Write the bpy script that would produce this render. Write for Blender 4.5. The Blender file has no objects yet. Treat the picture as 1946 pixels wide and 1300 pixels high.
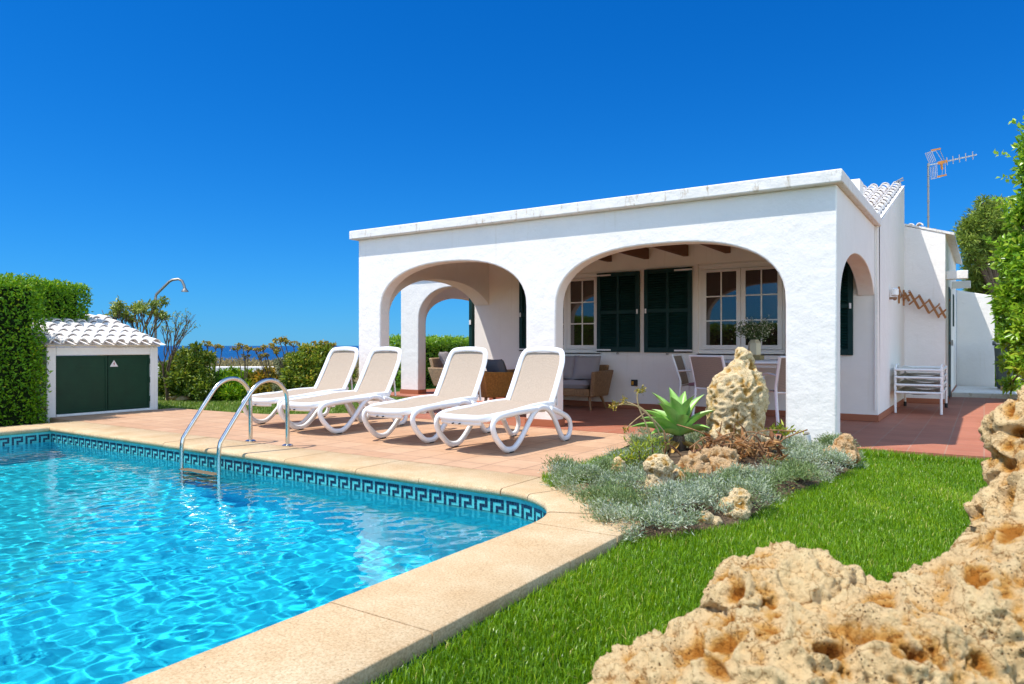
import bpy, bmesh, math, random
import numpy as np
from mathutils import Vector, Matrix, noise
R = math.radians
random.seed(7); RNG = np.random.default_rng(11)
SC = bpy.context.scene
COL = SC.collection
WORLD = {}                      # world position of each thing's Empty

# ------------------------------------------------------------------ helpers
class MB:
    """Collects shapes and links them as ONE mesh object."""
    def __init__(s): s.v = []; s.f = []; s.mi = []
    def add(s, vs, fs, mi=0):
        o = len(s.v); s.v += [tuple(p) for p in vs]
        s.f += [tuple(i + o for i in f) for f in fs]; s.mi += [mi] * len(fs); return s
    def box(s, a, b, mi=0, rz=0.0, c=None):
        x0, y0, z0 = a; x1, y1, z1 = b
        vs = [(x, y, z) for z in (z0, z1) for x, y in ((x0, y0), (x1, y0), (x1, y1), (x0, y1))]
        if rz:
            c = c or ((x0 + x1) / 2, (y0 + y1) / 2); k, q = math.cos(rz), math.sin(rz)
            vs = [(c[0] + (x - c[0]) * k - (y - c[1]) * q, c[1] + (x - c[0]) * q + (y - c[1]) * k, z) for x, y, z in vs]
        return s.add(vs, [(3, 2, 1, 0), (4, 5, 6, 7), (0, 1, 5, 4), (1, 2, 6, 5), (2, 3, 7, 6), (3, 0, 4, 7)], mi)
    def bar(s, p, q, w, h, up=(0, 0, 1), mi=0):
        p, q = Vector(p), Vector(q); d = (q - p).normalized(); u = Vector(up)
        x = d.cross(u)
        if x.length < 1e-4: x = d.cross(Vector((1, 0, 0)))
        x.normalize(); u = x.cross(d).normalized()
        vs = [c + x * sx * w / 2 + u * sz * h / 2 for c in (p, q) for sx, sz in ((-1, -1), (1, -1), (1, 1), (-1, 1))]
        return s.add(vs, [(3, 2, 1, 0), (4, 5, 6, 7), (0, 1, 5, 4), (1, 2, 6, 5), (2, 3, 7, 6), (3, 0, 4, 7)], mi)
    def tube(s, path, r, n=8, closed=False, ra=None, up=(0, 0, 1), cap=True, mi=0):
        """r: radius or list; ra: second radius along the binormal (elliptic section)."""
        P = [Vector(p) for p in path]; m = len(P)
        rs = list(r) if isinstance(r, (list, tuple)) else [r] * m
        T = []
        for i in range(m):
            a = P[(i - 1) % m] if (closed or i > 0) else P[i]
            b = P[(i + 1) % m] if (closed or i < m - 1) else P[i]
            T.append((b - a).normalized())
        u = Vector(up); x = T[0].cross(u)
        if x.length < 1e-3: x = T[0].cross(Vector((1, 0, 0)))
        x.normalize(); rings = []
        for i in range(m):
            x = (x - T[i] * x.dot(T[i])).normalized(); y = T[i].cross(x)
            k = (ra / r if (ra and not isinstance(r, (list, tuple))) else 1.0)
            rings.append([P[i] + x * math.cos(2 * math.pi * j / n) * rs[i] * k + y * math.sin(2 * math.pi * j / n) * rs[i] for j in range(n)])
        vs = [p for g in rings for p in g]; fs = []
        for i in range(m if closed else m - 1):
            a, b = i * n, ((i + 1) % m) * n
            for j in range(n): fs.append((a + j, a + (j + 1) % n, b + (j + 1) % n, b + j))
        if cap and not closed:
            fs.append(tuple(range(n - 1, -1, -1))); fs.append(tuple((m - 1) * n + j for j in range(n)))
        return s.add(vs, fs, mi)
    def lathe(s, prof, c=(0, 0, 0), n=20, mi=0):
        vs = [(c[0] + r * math.cos(2 * math.pi * j / n), c[1] + r * math.sin(2 * math.pi * j / n), c[2] + z) for r, z in prof for j in range(n)]
        fs = [(i * n + j, i * n + (j + 1) % n, (i + 1) * n + (j + 1) % n, (i + 1) * n + j) for i in range(len(prof) - 1) for j in range(n)]
        fs.append(tuple(range(n - 1, -1, -1))); fs.append(tuple((len(prof) - 1) * n + j for j in range(n)))
        return s.add(vs, fs, mi)
    def prism(s, poly, h0, h1, axis='z', mi=0):
        """polygon of 2-D points pushed from h0 to h1 along an axis ('x': pts are (y,z), 'y': (x,z), 'z': (x,y))."""
        def P(a, b, h): return {'x': (h, a, b), 'y': (a, h, b), 'z': (a, b, h)}[axis]
        n = len(poly); vs = [P(a, b, h0) for a, b in poly] + [P(a, b, h1) for a, b in poly]
        fs = [tuple(range(n)), tuple(range(2 * n - 1, n - 1, -1))] + [(i, (i + 1) % n, n + (i + 1) % n, n + i) for i in range(n)]
        return s.add(vs, fs, mi)
    def grid(s, fn, nu, nv, mi=0):
        vs = [fn(i / nu, j / nv) for j in range(nv + 1) for i in range(nu + 1)]
        fs = [(j * (nu + 1) + i, j * (nu + 1) + i + 1, (j + 1) * (nu + 1) + i + 1, (j + 1) * (nu + 1) + i) for j in range(nv) for i in range(nu)]
        return s.add(vs, fs, mi)
    def build(s, name, mat, parent=None, smooth=False, bevel=0, seg=2, local=False, weld=False):
        off = Vector((0, 0, 0))
        if parent is not None and not local: off = WORLD.get(parent.name, Vector((0, 0, 0)))
        me = bpy.data.meshes.new(name)
        me.from_pydata([(v[0] - off.x, v[1] - off.y, v[2] - off.z) for v in s.v], [], s.f)
        for m in (mat if isinstance(mat, (list, tuple)) else [mat]): me.materials.append(m)
        if any(s.mi): me.polygons.foreach_set('material_index', s.mi)
        bm = bmesh.new(); bm.from_mesh(me)
        if weld: bmesh.ops.remove_doubles(bm, verts=bm.verts, dist=1e-5)
        bmesh.ops.recalc_face_normals(bm, faces=bm.faces); bm.to_mesh(me); bm.free()
        if smooth: me.shade_smooth()
        o = bpy.data.objects.new(name, me); COL.objects.link(o)
        if parent is not None: o.parent = parent; WORLD[o.name] = off.copy()
        if bevel:
            b = o.modifiers.new('bevel', 'BEVEL'); b.width = bevel; b.segments = seg; b.limit_method = 'ANGLE'; b.angle_limit = R(35)
            b.harden_normals = False
            if not smooth: me.shade_smooth()
            me.set_sharp_from_angle(angle=R(35))
        elif smooth: me.set_sharp_from_angle(angle=R(50))
        return o

def tag(o, label=None, cat=None, group=None, kind=None):
    if label: o['label'] = label
    if cat: o['category'] = cat
    if group: o['group'] = group
    if kind: o['kind'] = kind
    return o
def thing(name, loc, label, cat, group=None, rz=0.0):
    o = bpy.data.objects.new(name, None); COL.objects.link(o); o.location = loc; o.rotation_euler = (0, 0, rz)
    o.empty_display_size = .1
    WORLD[o.name] = Vector(loc); return tag(o, label, cat, group)
def copy_thing(o, loc, rz=0.0, label=None, scale=None):
    def rec(x, par):
        c = x.copy(); COL.objects.link(c)
        if par is not None: c.parent = par
        for ch in list(x.children): rec(ch, c)
        return c
    r = rec(o, None); r.location = loc; r.rotation_euler = (0, 0, rz)
    if label: r['label'] = label
    if scale: r.scale = scale
    return r
def struct(o): o['kind'] = 'structure'; return o

def np_mesh(name, V, F, mat, parent=None, rnd=None, smooth=True):
    """V (n,3), F (m,k) arrays -> one mesh object; rnd: per-vertex random value for leaf colour."""
    off = np.array(WORLD.get(parent.name, (0, 0, 0)) if parent is not None else (0, 0, 0))
    me = bpy.data.meshes.new(name); n, (m, k) = len(V), F.shape
    me.vertices.add(n); me.vertices.foreach_set('co', (V - off).astype(np.float32).ravel())
    me.loops.add(m * k); me.loops.foreach_set('vertex_index', F.astype(np.int32).ravel())
    me.polygons.add(m); me.polygons.foreach_set('loop_start', np.arange(0, m * k, k, dtype=np.int32))
    me.polygons.foreach_set('loop_total', np.full(m, k, dtype=np.int32))
    me.update(calc_edges=True)
    if rnd is not None:
        a = me.attributes.new('rnd', 'FLOAT', 'POINT'); a.data.foreach_set('value', rnd.astype(np.float32))
    me.materials.append(mat)
    if smooth: me.shade_smooth()
    o = bpy.data.objects.new(name, me); COL.objects.link(o)
    if parent is not None: o.parent = parent
    return o
def unit(a): return a / np.maximum(np.linalg.norm(a, axis=1, keepdims=True), 1e-9)
def leaf_arrays(P, D, N, L, W, fold=.25, rnd=None, droop=.12):
    """folded kite leaves: base, two sides, tip -> 2 triangles each."""
    n = len(P); D = unit(D); S = unit(np.cross(D, N)); N = unit(np.cross(S, D))
    L = np.broadcast_to(L, (n,))[:, None]; W = np.broadcast_to(W, (n,))[:, None]
    mid = P + D * L * .48
    V = np.stack([P, mid + S * W * .5 + N * W * fold, P + D * L - N * L * droop, mid - S * W * .5 + N * W * fold], 1).reshape(-1, 3)
    b = (np.arange(n) * 4)[:, None]
    F = np.concatenate([b + np.array([[0, 1, 2]]), b + np.array([[0, 2, 3]])], 1).reshape(-1, 3)
    r = np.repeat(RNG.random(n) if rnd is None else rnd, 4)
    return V, F, r
def join_arrays(parts):
    V, F, Rr, o = [], [], [], 0
    for v, f, r in parts: V.append(v); F.append(f + o); Rr.append(r); o += len(v)
    return np.concatenate(V), np.concatenate(F), np.concatenate(Rr)
def rand_dirs(n):
    return unit(RNG.normal(size=(n, 3)))

# ------------------------------------------------------------------ materials
def mat(name, col=(.8, .8, .8), rough=.6, metal=0.0, spec=.5, ior=None):
    m = bpy.data.materials.new(name); m.use_nodes = True; b = m.node_tree.nodes['Principled BSDF']
    b.inputs['Base Color'].default_value = (*col, 1); b.inputs['Roughness'].default_value = rough
    b.inputs['Metallic'].default_value = metal; b.inputs['Specular IOR Level'].default_value = spec
    if ior: b.inputs['IOR'].default_value = ior
    return m
class NT:
    def __init__(s, m): s.t = m.node_tree; s.b = s.t.nodes.get('Principled BSDF'); s.out = s.t.nodes.get('Material Output')
    def n(s, typ, **kw):
        x = s.t.nodes.new(typ)
        for k, v in kw.items():
            if k.startswith('_'): x.inputs[k[1:].replace('_', ' ')].default_value = v
            else: setattr(x, k, v)
        return x
    def l(s, a, b): s.t.links.new(a, b)
    def coord(s, scale=None):
        c = s.n('ShaderNodeTexCoord').outputs['Object']
        if scale is None: return c
        mp = s.n('ShaderNodeMapping'); mp.inputs['Scale'].default_value = scale; s.l(c, mp.inputs['Vector']); return mp.outputs['Vector']
    def noise(s, vec, scale, detail=4, rough=.55, dist=0):
        x = s.n('ShaderNodeTexNoise'); x.inputs['Scale'].default_value = scale; x.inputs['Detail'].default_value = detail
        x.inputs['Roughness'].default_value = rough; x.inputs['Distortion'].default_value = dist; s.l(vec, x.inputs['Vector']); return x.outputs['Fac']
    def ramp(s, fac, stops):
        x = s.n('ShaderNodeValToRGB'); e = x.color_ramp.elements
        while len(e) > len(stops): e.remove(e[-1])
        while len(e) < len(stops): e.new(.5)
        for i, (p, c) in enumerate(stops): e[i].position = p; e[i].color = (*c, 1) if len(c) == 3 else c
        s.l(fac, x.inputs['Fac']); return x.outputs['Color']
    def mix(s, fac, a, b, mode='MIX'):
        x = s.n('ShaderNodeMix', data_type='RGBA', blend_type=mode)
        for v, i in ((fac, 0), (a, 6), (b, 7)):
            if hasattr(v, 'is_linked'): s.l(v, x.inputs[i])
            else: x.inputs[i].default_value = v if not isinstance(v, tuple) else (*v, 1)
        return x.outputs[2]
    def math(s, op, a, b=0.0):
        x = s.n('ShaderNodeMath', operation=op)
        for v, i in ((a, 0), (b, 1)):
            if hasattr(v, 'is_linked'): s.l(v, x.inputs[i])
            else: x.inputs[i].default_value = v
        return x.outputs[0]
    def bump(s, h, dist=.01, strength=1.0, nrm=None):
        x = s.n('ShaderNodeBump'); x.inputs['Distance'].default_value = dist; x.inputs['Strength'].default_value = strength
        s.l(h, x.inputs['Height'])
        if nrm is not None: s.l(nrm, x.inputs['Normal'])
        s.l(x.outputs['Normal'], s.b.inputs['Normal']); return x.outputs['Normal']
    def base(s, c): s.l(c, s.b.inputs['Base Color'])

def m_plaster(name, col=(.80, .79, .77), amp=.006, stains=0.0):
    m = mat(name, col, .9, spec=.2); t = NT(m); c = t.coord()
    h = t.math('ADD', t.noise(c, 7, 3), t.math('MULTIPLY', t.noise(c, 45, 4), .22)); t.bump(h, amp * 4, .75)
    f = t.ramp(t.noise(c, 2.1, 6, .65), [(.35, tuple(x * .955 for x in col)), (.62, col)])
    if stains:
        s = t.ramp(t.noise(t.coord((9, 9, 3)), 1.6, 8, .75), [(.55, (0, 0, 0)), (.68, (1, 1, 1))])
        f = t.mix(t.math('MULTIPLY', s, stains), f, (.42, .33, .22))
    rs = t.ramp(t.noise(t.coord((11, 11, .55)), 1.3, 6, .7), [(.58, (1, 1, 1)), (.74, (.93, .915, .88))]); f = t.mix(1.0, f, rs, 'MULTIPLY')
    t.base(f); return m
PLASTER = m_plaster('white_plaster', (.85, .815, .765), .0034); PLASTER_EDGE = m_plaster('weathered_white_plaster', (.79, .765, .72), .004, .9)
PLASTER_SMOOTH = m_plaster('smooth_white_plaster', (.88, .825, .745), .0012)
def m_leaf(name, stops, rough=.42, trans=.3, spec=.5):
    m = mat(name, (.1, .2, .03), rough, spec=spec); t = NT(m)
    a = t.n('ShaderNodeAttribute', attribute_name='rnd'); col = t.ramp(a.outputs['Fac'], stops); t.base(col)
    tr = t.n('ShaderNodeBsdfTranslucent'); br = t.mix(.0, col, (1, 1, 1)); hs = t.n('ShaderNodeHueSaturation'); hs.inputs['Value'].default_value = 1.5; hs.inputs['Hue'].default_value = .485
    t.l(br, hs.inputs['Color']); t.l(hs.outputs['Color'], tr.inputs['Color'])
    mx = t.n('ShaderNodeMixShader'); mx.inputs[0].default_value = trans; t.l(t.b.outputs[0], mx.inputs[1]); t.l(tr.outputs[0], mx.inputs[2])
    t.l(mx.outputs[0], t.out.inputs['Surface']); return m
LEAF_HEDGE = m_leaf('hedge_leaf', [(0, (.045, .14, .004)), (.5, (.12, .29, .006)), (.85, (.25, .43, .01)), (1, (.46, .54, .03))], .5, .3, .3)
LEAF_BUSH = m_leaf('glossy_bush_leaf', [(0, (.07, .18, .012)), (.45, (.17, .36, .02)), (.8, (.30, .50, .035)), (1, (.48, .60, .08))], .3, .38)
LEAF_SHRUB = m_leaf('shrub_leaf', [(0, (.06, .12, .012)), (.5, (.16, .25, .02)), (.82, (.32, .36, .035)), (1, (.55, .44, .05))])
LEAF_OLIVE = m_leaf('olive_leaf', [(0, (.12, .20, .025)), (.6, (.26, .37, .05)), (1, (.44, .52, .10))], .6, .25)
LEAF_FENNEL = m_leaf('fennel_flower', [(0, (.16, .17, .02)), (.5, (.34, .28, .03)), (1, (.52, .34, .04))], .7, .2)
LEAF_DRY = m_leaf('dry_scrub', [(0, (.17, .15, .06)), (.5, (.30, .24, .09)), (1, (.40, .33, .15))], .8, .2)
LEAF_SILVER = m_leaf('silver_leaf', [(0, (.15, .23, .04)), (.35, (.29, .36, .20)), (.8, (.52, .57, .44)), (.955, (.70, .73, .64)), (.965, (.32, .30, .03)), (.985, (.55, .38, .02)), (1, (.45, .2, .05))], .55, .15)
GRASS = m_leaf('lawn_grass', [(0, (.06, .15, .002)), (.45, (.15, .31, .003)), (.8, (.27, .44, .006)), (.95, (.50, .60, .03)), (1, (.62, .58, .16))], .38, .35)
GRASS_DULL = m_leaf('rough_grass', [(0, (.09, .16, .012)), (.6, (.20, .32, .03)), (1, (.42, .42, .11))], .5, .3)
LEAF_YELLOW = m_leaf('yellow_green_leaf', [(0, (.16, .24, .015)), (.6, (.34, .40, .02)), (1, (.55, .48, .03))], .4, .3)
INNER_SHADE = mat('painted_inner_shade', (.012, .022, .006), .95, spec=.1)  # shade inside hedges and behind windows, painted near-black
BARK = mat('bark', (.13, .085, .05), .9, spec=.2)
t = NT(BARK); t.base(t.ramp(t.noise(t.coord((6, 6, 2)), 9, 5), [(.3, (.075, .05, .03)), (.7, (.21, .15, .095))]))
DRY_TWIG = mat('dry_twig', (.32, .16, .06), .85); t = NT(DRY_TWIG); t.base(t.ramp(t.noise(t.coord(), 22, 3), [(.3, (.13, .05, .02)), (.7, (.42, .23, .09))]))
DRY_STALK = mat('dry_stalk', (.42, .30, .14), .85)

WHITE_PLASTIC = mat('white_resin', (.83, .83, .83), .32); t = NT(WHITE_PLASTIC); t.bump(t.noise(t.coord(), 120, 3), .0008, .4)
WHITE_METAL = mat('white_painted_metal', (.80, .79, .77), .35)
WHITE_PVC = mat('white_window_frame', (.80, .77, .71), .4)
def m_sling(name, col, s=260):
    m = mat(name, col, .75, spec=.3); t = NT(m); c = t.coord()
    w = t.n('ShaderNodeTexWave', wave_type='BANDS', bands_direction='X'); w.inputs['Scale'].default_value = s / 6; t.l(c, w.inputs['Vector'])
    w2 = t.n('ShaderNodeTexWave', wave_type='BANDS', bands_direction='Y'); w2.inputs['Scale'].default_value = s / 6; t.l(c, w2.inputs['Vector'])
    v = t.math('ADD', w.outputs['Fac'], w2.outputs['Fac'])
    t.base(t.mix(.9, t.ramp(t.noise(t.coord((30, 2, 30)), 3, 5, .7), [(.3, tuple(x * .86 for x in col)), (.7, tuple(min(1, x * 1.08) for x in col))]), t.ramp(v, [(.1, (.82, .82, .82)), (.9, (1, 1, 1))]), 'MULTIPLY'))
    t.bump(v, .0015, .5); return m
SLING = m_sling('beige_sling', (.45, .36, .275)); SLING_TAUPE = m_sling('taupe_sling', (.30, .235, .18)); SLING_WHITE = m_sling('cream_sling', (.68, .63, .54))
STEEL = mat('stainless_steel', (.62, .61, .58), .16, 1.0); t = NT(STEEL); t.l(t.ramp(t.noise(t.coord(), 14, 4), [(.3, (.12,) * 3), (.7, (.28,) * 3)]), t.b.inputs['Roughness'])
GALV = mat('galvanised_pipe', (.36, .32, .27), .42, .85); RUST = mat('rusty_pipe', (.28, .16, .09), .7, .3)
def m_green(name, col): 
    m = mat(name, col, .5, spec=.3); t = NT(m); c = t.coord()
    t.base(t.ramp(t.noise(c, 5, 6, .65), [(.3, tuple(x * .8 for x in col)), (.7, tuple(x * 1.15 for x in col))])); return m
GREEN_SHUTTER = m_green('dark_green_paint', (.004, .032, .028)); GREEN_DOOR = m_green('dull_green_metal', (.004, .040, .018))
WOOD_BEAM = mat('brown_beam', (.16, .07, .03), .7); WOOD_LEG = mat('oak_leg', (.26, .13, .05), .55)
WOOD_RACK = mat('orange_wood', (.33, .125, .025), .55)
def m_rattan(name, col):
    m = mat(name, col, .6); t = NT(m); c = t.coord()
    w = t.n('ShaderNodeTexWave', wave_type='BANDS', bands_direction='Z'); w.inputs['Scale'].default_value = 18; w.inputs['Distortion'].default_value = 1.2; t.l(c, w.inputs['Vector'])
    br = t.n('ShaderNodeTexBrick'); br.inputs['Scale'].default_value = 14; br.inputs['Mortar Size'].default_value = .03; t.l(t.coord((1, 1, 2)), br.inputs['Vector'])
    t.base(t.mix(.75, t.ramp(t.noise(c, 35, 3), [(.25, tuple(x * .62 for x in col)), (.75, tuple(x * 1.25 for x in col))]), t.ramp(w.outputs['Fac'], [(.1, (.55, .5, .45)), (.7, (1, 1, 1))]), 'MULTIPLY'))
    t.bump(w.outputs['Fac'], .006, .8); return m
RATTAN = m_rattan('rattan', (.36, .20, .085)); RATTAN_WARM = m_rattan('amber_rattan', (.52, .23, .045)); RATTAN_PALE = m_rattan('pale_rattan', (.50, .33, .18))
def m_fabric(name, col):
    m = mat(name, col, .95, spec=.15); t = NT(m); c = t.coord(); t.bump(t.math('ADD', t.noise(c, 9, 3), t.math('MULTIPLY', t.noise(c, 160, 2), .1)), .02, .5); return m
CUSHION = m_fabric('grey_cushion', (.30, .27, .265)); CUSHION_DARK = m_fabric('charcoal_cushion', (.12, .115, .12)); PINK = m_fabric('pink_cloth', (.42, .20, .22))
RUBBER = mat('black_rubber', (.015, .015, .015), .7)
PANE = mat('dark_room_glass', (.022, .014, .010), .02, spec=.5, ior=1.9)  # opaque pane: dark of the unlit room put into its colour
GLASS_LAMP = mat('lamp_glass', (.8, .8, .78), .2)
CERAMIC = mat('cream_ceramic', (.62, .52, .33), .45)
BLACK_PL = mat('black_fixture', (.01, .01, .01), .4); AMBER = mat('amber_lens', (.6, .30, .01), .3)
ORANGE_PL = mat('orange_plastic', (.75, .28, .03), .5); ALU = mat('dull_aluminium', (.55, .52, .50), .45, .7)
BLUE_TOOL = mat('blue_plastic', (.02, .25, .60), .4); GREYBLUE = mat('grey_blue_plastic', (.16, .28, .45), .4)
BIN_MAT = mat('grey_green_plastic', (.045, .06, .055), .55)
SIGN_W = mat('sign_white', (.80, .74, .70), .5); SIGN_R = mat('sign_red', (.45, .06, .05), .5)
def m_tiles(name, c1, c2, mortar, size=.30, msize=.012, rough=.75):
    m = mat(name, c1, rough, spec=.3); t = NT(m); c = t.coord()
    br = t.n('ShaderNodeTexBrick', offset=0.0, squash=1.0); br.inputs['Scale'].default_value = 1.0
    br.inputs['Brick Width'].default_value = size; br.inputs['Row Height'].default_value = size; br.inputs['Mortar Size'].default_value = msize / 2
    br.inputs['Mortar Smooth'].default_value = .2; br.inputs['Bias'].default_value = 0
    br.inputs['Color1'].default_value = (*c1, 1); br.inputs['Color2'].default_value = (*c2, 1); br.inputs['Mortar'].default_value = (*mortar, 1)
    t.l(c, br.inputs['Vector'])
    n1 = t.ramp(t.noise(c, 3.2, 8, .7), [(.3, (.86, .84, .82)), (.7, (1.06, 1.05, 1.04))]); n2 = t.ramp(t.noise(t.coord((1, 4, 1)), 9, 5), [(.35, (.93, .93, .93)), (.65, (1.03, 1.03, 1.03))])
    t.base(t.mix(1.0, t.mix(1.0, br.outputs['Color'], n1, 'MULTIPLY'), n2, 'MULTIPLY'))
    t.bump(t.math('SUBTRACT', t.math('MULTIPLY', t.noise(c, 40, 4), .25), br.outputs['Fac']), .003, .5); return m
DECK = m_tiles('pale_terracotta', (.55, .35, .215), (.49, .29, .17), (.34, .21, .13), .33, .013)
PORCH = m_tiles('terracotta', (.44, .165, .098), (.38, .135, .078), (.40, .22, .15), .29, .012, .6)
SKIRT = mat('terracotta_skirting', (.36, .12, .055), .6)
# stone of the pool edge: cream, finely pitted
COPING = mat('cream_stone', (.62, .47, .29), .8, spec=.25); t = NT(COPING); c = t.coord()
v = t.n('ShaderNodeTexVoronoi'); v.inputs['Scale'].default_value = 85; t.l(c, v.inputs['Vector'])
pit = t.ramp(v.outputs['Distance'], [(.05, (0, 0, 0)), (.22, (1, 1, 1))])
pm = t.ramp(t.noise(c, 30, 3), [(.50, (1, 1, 1)), (.58, (0, 0, 0))]); pits = t.mix(pm, pit, (1, 1, 1))
col = t.ramp(t.noise(c, 2.6, 7, .68), [(.30, (.50, .345, .185)), (.5, (.57, .42, .25)), (.72, (.64, .52, .34))])
fine = t.ramp(t.noise(c, 110, 3, .7), [(.32, (.70, .64, .55)), (.6, (1.08, 1.07, 1.05))])
t.base(t.mix(1.0, t.mix(1.0, col, fine, 'MULTIPLY'), t.mix(.65, (1, 1, 1), pits), 'MULTIPLY'))
t.bump(t.math('ADD', pits, t.math('MULTIPLY', t.noise(c, 60, 5), .6)), .005, .55)

def m_mosaic(name, a, b, grout, scale=.0225):
    m = mat(name, a, .35); t = NT(m); c = t.coord(); s = .5
    # small square tiles: a checker of slightly different shades plus thin grout, on whichever faces
    def cells(vec):
        sc = t.n('ShaderNodeVectorMath', operation='DIVIDE'); t.l(vec, sc.inputs[0]); sc.inputs[1].default_value = (scale,) * 3
        ad = t.n('ShaderNodeVectorMath', operation='ADD'); t.l(sc.outputs[0], ad.inputs[0]); ad.inputs[1].default_value = (.5, .5, .5)
        fl = t.n('ShaderNodeVectorMath', operation='FLOOR'); t.l(ad.outputs[0], fl.inputs[0]); return fl.outputs[0]
    wn = t.n('ShaderNodeTexWhiteNoise', noise_dimensions='3D'); t.l(cells(c), wn.inputs['Vector'])
    t.base(t.mix(1.0, t.ramp(wn.outputs['Value'], [(0, a), (1, b)]), t.ramp(t.noise(c, 3, 4), [(.3, (.92, .92, .92)), (.7, (1.05, 1.05, 1.05))]), 'MULTIPLY')); return m
POOL_TILE = m_mosaic('pool_mosaic', (.008, .54, .68), (.02, .64, .77), (.2, .5, .6))
BAND_TILE = m_mosaic('turquoise_band_tile', (.08, .47, .47), (.13, .56, .55), (.3, .6, .6)); NAVY_TILE = m_mosaic('navy_tile', (.006, .015, .045), (.015, .035, .085), (.1, .1, .1))
TEAL_EDGE = mat('teal_grout', (.10, .46, .40), .6); t = NT(TEAL_EDGE); t.base(t.ramp(t.noise(t.coord(), 12, 5), [(.3, (.07, .38, .34)), (.6, (.14, .50, .44)), (.8, (.30, .45, .30))]))
WATER = bpy.data.materials.new('pool_water'); WATER.use_nodes = True; nt = WATER.node_tree; nt.nodes.remove(nt.nodes['Principled BSDF'])
g = nt.nodes.new('ShaderNodeBsdfGlass'); g.inputs['IOR'].default_value = 1.333; g.inputs['Roughness'].default_value = 0.0; g.inputs['Color'].default_value = (.93, .985, 1, 1)
nt.links.new(g.outputs[0], nt.nodes['Material Output'].inputs['Surface'])
SEA = mat('sea_water', (.003, .055, .16), .35, spec=.35); t = NT(SEA); cs = t.coord((1, 1, 1))
t.base(t.ramp(t.noise(t.coord((.05, .05, .05)), .6, 5), [(.35, (.002, .045, .15)), (.65, (.004, .075, .21))])); t.bump(t.noise(cs, .5, 6, .7), 1.2, .8)
EARTH = mat('dry_earth', (.20, .14, .08), .95, spec=.1); t = NT(EARTH); c = t.coord(); t.base(t.ramp(t.noise(c, 1.5, 9, .7), [(.3, (.10, .08, .035)), (.5, (.19, .15, .07)), (.7, (.30, .22, .12))])); t.bump(t.noise(c, 25, 6), .03, .8)
SOIL = mat('bed_soil', (.10, .065, .04), .95, spec=.1); t = NT(SOIL); c = t.coord(); t.base(t.ramp(t.noise(c, 14, 8, .7), [(.3, (.04, .03, .02)), (.7, (.19, .13, .08))])); t.bump(t.noise(c, 40, 6), .03, .9)
TURF = mat('turf_soil', (.03, .06, .01), .95, spec=.1); t = NT(TURF); t.base(t.ramp(t.noise(t.coord(), 30, 6, .7), [(.3, (.012, .035, .004)), (.7, (.05, .12, .012))]))
def m_rock(name, a, b, c_, pit_scale=55, pit_d=.012, white=0.0):
    """pale limestone with iron-stained hollows (attribute 'rnd': 0 in the hollows, 1 on the crests)."""
    m = mat(name, b, .92, spec=.15); t = NT(m); c = t.coord()
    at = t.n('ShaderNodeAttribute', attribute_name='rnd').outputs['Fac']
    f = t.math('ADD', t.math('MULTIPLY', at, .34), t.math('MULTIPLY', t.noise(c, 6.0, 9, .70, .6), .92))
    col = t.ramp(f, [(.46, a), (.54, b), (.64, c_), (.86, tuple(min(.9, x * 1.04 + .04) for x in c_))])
    fine = t.ramp(t.noise(c, 85, 6, .75), [(.34, (.38, .29, .20)), (.46, (1.0, .98, .96)), (.7, (1.1, 1.1, 1.1))])  # dark specks painted as the shade in tiny holes
    gry = t.ramp(t.noise(c, 17, 7, .7), [(.62, (1, 1, 1)), (.8, (.90, .86, .80))])
    v = t.n('ShaderNodeTexVoronoi'); v.inputs['Scale'].default_value = pit_scale * 1.7; t.l(c, v.inputs['Vector']); hole = t.ramp(v.outputs['Distance'], [(.14, (.22, .14, .07)), (.24, (1, 1, 1))])  # darkness of the deep small holes painted into the colour
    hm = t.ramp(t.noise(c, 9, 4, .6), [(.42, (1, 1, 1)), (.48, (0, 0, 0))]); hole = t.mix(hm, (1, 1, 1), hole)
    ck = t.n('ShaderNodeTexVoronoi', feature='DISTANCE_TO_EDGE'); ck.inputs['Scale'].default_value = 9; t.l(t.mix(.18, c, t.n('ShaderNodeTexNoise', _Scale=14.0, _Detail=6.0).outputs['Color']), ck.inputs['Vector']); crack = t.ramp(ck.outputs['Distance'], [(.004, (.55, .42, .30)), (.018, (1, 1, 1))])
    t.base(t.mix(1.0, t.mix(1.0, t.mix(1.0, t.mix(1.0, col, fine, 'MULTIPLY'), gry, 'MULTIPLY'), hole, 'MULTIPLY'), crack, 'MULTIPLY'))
    t.bump(t.math('ADD', t.math('ADD', hole, t.noise(c, pit_scale, 8, .75)), t.math('MULTIPLY', t.noise(c, pit_scale * 3.5, 5, .7), .5)), pit_d * 1.6, 1.0); return m
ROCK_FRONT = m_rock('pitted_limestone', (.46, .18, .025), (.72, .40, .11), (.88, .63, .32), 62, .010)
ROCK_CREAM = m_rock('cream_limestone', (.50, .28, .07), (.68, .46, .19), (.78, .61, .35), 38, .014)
ROCK_BROWN = m_rock('ochre_limestone', (.32, .15, .05), (.48, .27, .10), (.64, .43, .22), 30, .02)

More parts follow.
